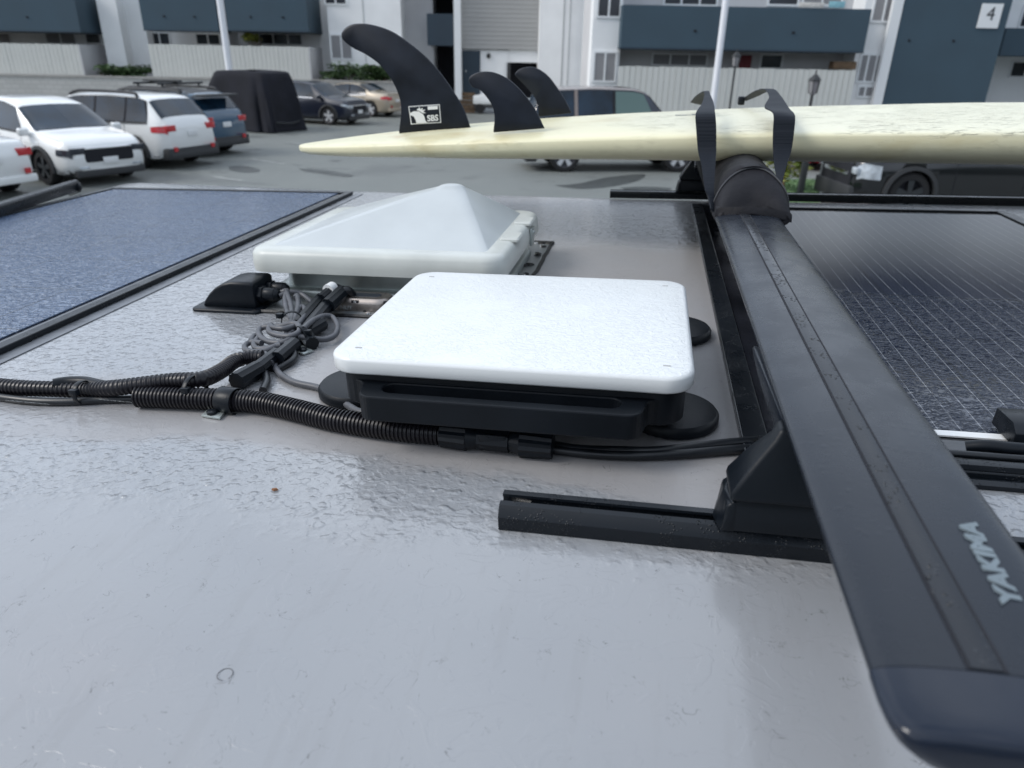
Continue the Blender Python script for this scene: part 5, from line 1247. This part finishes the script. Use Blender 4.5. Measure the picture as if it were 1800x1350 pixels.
def ziptie(label, c, ax, r, w=.0048, head=(0, -.012, .004)):
    t = rthing('zip_tie', label, 'zip tie', c, 'zip ties'); c = Vector(c)
    band(MB(), c, ax, r, w).build('band', M_plas, t, bev=.0005)
    h = c + Vector(head); MB().box(h.x - .004, h.y - .003, h.z - .003, h.x + .004, h.y + .003, h.z + .003).build('head', M_plas, t, bev=.0008)
    return t
ziptie('zip tie round the thin conduit and printed cable near the left edge', R3(146, 690, .011), (1, 0, 0), .0108, head=(0, -.010, .005))
ziptie('zip tie lashing the thin and thick conduits together', R3(343, 688, .014), (1, -.1, 0), .0155, head=(0, -.0125, .007))

# --- the grey cable bundle
t = rthing('cable_bundle', 'tangled loops of grey cable tied beside the antenna', 'cable', (-.36, .73, 0))
b0 = (t['bx'], t['by'], t['bz'])
def zb3(l): return [(380 + x / 4.5, 480 + y / 4.5, *h) for x, y, *h in l]
G = .0034
def gl(pts, nm='loop', r=G, m=M_gcab): MB().tube(spline(RP(zb3(pts), .006), 7), r, 10).build(nm, m, t)
gl([(500, 160, .020), (560, 140, .024), (545, 200, .022), (560, 300, .018), (600, 380, .016), (590, 470, .014), (540, 600, .010), (470, 680, .005), (470, 750, .004), (530, 820, .004), (640, 870, .004), (800, 905, .004), (930, 960, .005), (1050, 1050, .006), (1130, 1095, .007), (1220, 1100, .009)], 'feed_cable')
gl([(500, 180, .019), (600, 150, .022), (680, 170, .018), (760, 240, .012), (790, 300, .010)])
gl([(560, 160, .024), (590, 250, .021), (600, 350, .018), (575, 440, .015), (520, 540, .012), (430, 600, .009), (330, 625, .007), (240, 610, .006), (230, 575, .006), (280, 545, .008), (360, 555, .010)])
gl([(620, 420, .019), (540, 440, .020), (450, 430, .019), (430, 410, .019), (420, 460, .017), (480, 490, .016), (580, 500, .017), (650, 470, .019), (660, 430, .021), (620, 400, .021), (500, 420, .018), (370, 430, .014), (335, 470, .012), (370, 520, .011), (450, 550, .011), (550, 540, .013), (640, 480, .017)])
gl([(690, 440, .022), (760, 380, .021), (850, 340, .018), (920, 350, .014), (960, 420, .010), (940, 490, .008), (860, 525, .008), (740, 515, .012), (650, 500, .015)])
gl([(620, 200, .022), (640, 180, .023), (650, 250, .021), (630, 330, .018), (600, 430, .015), (560, 520, .012)])
gl([(600, 480, .014), (640, 300, .019), (690, 270, .019), (700, 330, .018), (640, 420, .018)])
gl([(270, 545, .008), (300, 500, .009), (350, 490, .010), (300, 560, .008), (330, 600, .007), (430, 590, .009), (510, 570, .011)])
gl([(390, 640, .010), (400, 680, .011), (435, 715, .010)])
gl([(560, 600, .010), (620, 640, .006), (600, 690, .005), (540, 730, .004), (480, 760, .003), (420, 740, .004), (380, 760, .005), (400, 850, .004), (370, 930, .004)], 'black_lead', .0040, M_cable)
def plug(pts, r0, r1, nm='plug', m=M_plas, fl=.08):
    P = RP(zb3(pts), .012); mb = MB(); n = len(P)
    for k in range(n - 1): seg(mb, P[k], P[k + 1], r0 + (r1 - r0) * k / (n - 1), r0 + (r1 - r0) * (k + 1) / (n - 1), 20, fl)
    return mb.build(nm, m, t, auto=20)
plug([(640, 420, .012), (830, 200, .018)], .0088, .0080); plug([(700, 470, .012), (890, 240, .019)], .0085, .0085)
plug([(880, 260, .020), (1000, 150, .024)], .0098, .0098, 'plug_nut', M_plas, .1); plug([(830, 210, .020), (930, 120, .025)], .0078, .0078)
plug([(885, 140, .0262), (925, 115, .0272)], .0084, .0084, 'white_tag', M_white, 0)
gl([(925, 120, .025), (960, 112, .025), (990, 130, .020)], 'black_lead', .0045, M_cable); gl([(990, 150, .025), (1040, 140, .026), (1080, 180, .016), (1085, 200, .008)], 'black_lead', .0062, M_cable)
plug([(760, 560, .008), (700, 480, .010), (840, 400, .012)], .0080, .0088); plug([(480, 680, .010), (620, 560, .011)], .0085, .0082, 'plug', M_plas, .05)
plug([(160, 860, .0095), (330, 760, .0095)], .0100, .0092, 'plug_nut', M_plas, .1); plug([(330, 760, .0095), (480, 640, .010)], .0085, .0078)
gl([(130, 800, .0120), (120, 830, .0125), (150, 870, .0122)], 'black_lead', .0008, M_cable) if False else None
z1 = ziptie('zip tie with square head round the top of the grey bundle', R3(*zb3([(600, 380, .016)])[0][:2], .016), (-.5, .85, 0), .0115, head=(-.012, -.005, .008))
z2 = ziptie('zip tie round the lower black plugs of the bundle', R3(*zb3([(680, 500, .012)])[0][:2], .012), (.6, .8, 0), .0115, head=(.010, -.004, .007))

# ================================================================== RIGHT-HAND CLAMPS AND RAIL BY THE PANEL
t = rthing('panel_clamp', 'black hooked clamp and cable gland at the near edge of the right solar panel', 'clamp', (.31, .57, 0))
x0 = R3(1748, 782, .012)
MB().prism([(.5665, .0085), (.566, .020), (.575, .026), (.605, .0245), (.607, .0085)], .300, .46, 0).build('hook', M_blk, t, bev=.001)
MB().box(.282, .548, .002, .52, .5655, .012).build('foot', M_plas, t, bev=.0015)
MB().tube(spline([(.262, .556, .010), (.275, .553, .014), (.292, .551, .0145), (.306, .553, .013), (.33, .552, .009)], 6), .0052, 10).build('gland', M_plas, t)
t = rthing('edge_trim', 'wet black double strip below the right solar panel', 'trim strip', (.4, .53, 0))
MB().prism([(.5075, .0005), (.5075, .004), (.513, .0055), (.517, .003), (.5195, .003), (.5195, .0005)], .13, 1.5, 0).build('strip', M_blk, t, auto=30)
MB().prism([(.5215, .0085), (.5225, .0125), (.528, .0135), (.5320, .0125), (.533, .0085)], .14, 1.5, 0).build('upper_strip', M_blk, t, auto=30)
MB().tube([(.10, .541, .0115), (.30, .5405, .0115), (.60, .540, .0115), (1.2, .54, .0115)], .0030, 10).build('cable', M_cable, t)

# --- dark awning bar beyond the rear edge
a, c_ = Vector(R3(-30, 367, .03)), Vector(R3(130, 318, .03))
t = rthing('ladder_rail', 'dark blue-black bar with a bent bracket beyond the rear roof edge', 'rail', tuple(a))
dr = (c_ - a).normalized(); a = a - dr * .5
MB().loft([[tuple(p + Vector((x, 0, z))) for x, z in ((-.012, -.024), (.012, -.024), (.014, -.004), (.010, .002), (-.010, .002), (-.014, -.004))] for p in (a, c_)]).build('tube', M_blk, t, bev=.002)
e_ = Vector(R3(139, 333, .0)); MB().tube(spline([tuple(c_ - dr * .03 + Vector((0, 0, -.004))), tuple(c_ + Vector((.006, 0, -.003))), tuple(c_ + Vector((.014, -.006, -.02))), tuple(Vector((e_.x - .03, e_.y, -.012)))], 6), .006, 8).build('bracket', M_blk, t)
# --- small debris on the roof
t = rthing('dry_leaf', 'tiny brown leaf crumb on the wet roof left of the near track', 'leaf', R3(483, 861, 0))
a = R3(483, 861, .001); MB().loft([[(a[0] + x, a[1] + y, .0008) for x, y in ((-.003, 0), (0, -.0018), (.0032, .0003), (.001, .0018))], [(a[0] + x * .7, a[1] + y * .7, .0022) for x, y in ((-.003, 0), (0, -.0018), (.0032, .0003), (.001, .0018))]]).build('blade', mat('brown_leaf', (.2, .09, .04), .8), t)
a = R3(401, 1207, roof_h(0, .2)); t = rthing('rubber_ring', 'tiny dark open ring lying on the bare near roof', 'ring', a)
zz = roof_h(a[0], a[1]) + .0005
MB().tube([(a[0] + .0042 * math.cos(k * .33), a[1] + .0042 * math.sin(k * .33), zz) for k in range(-2, 16)], .00017, 6).build('loop', M_clad, t)
bpy.context.view_layer.update()
# the book-keeping numbers are not part of the scene
for o in bpy.data.objects:
    for k in ('bx', 'by', 'bz'):
        if k in o: del o[k]
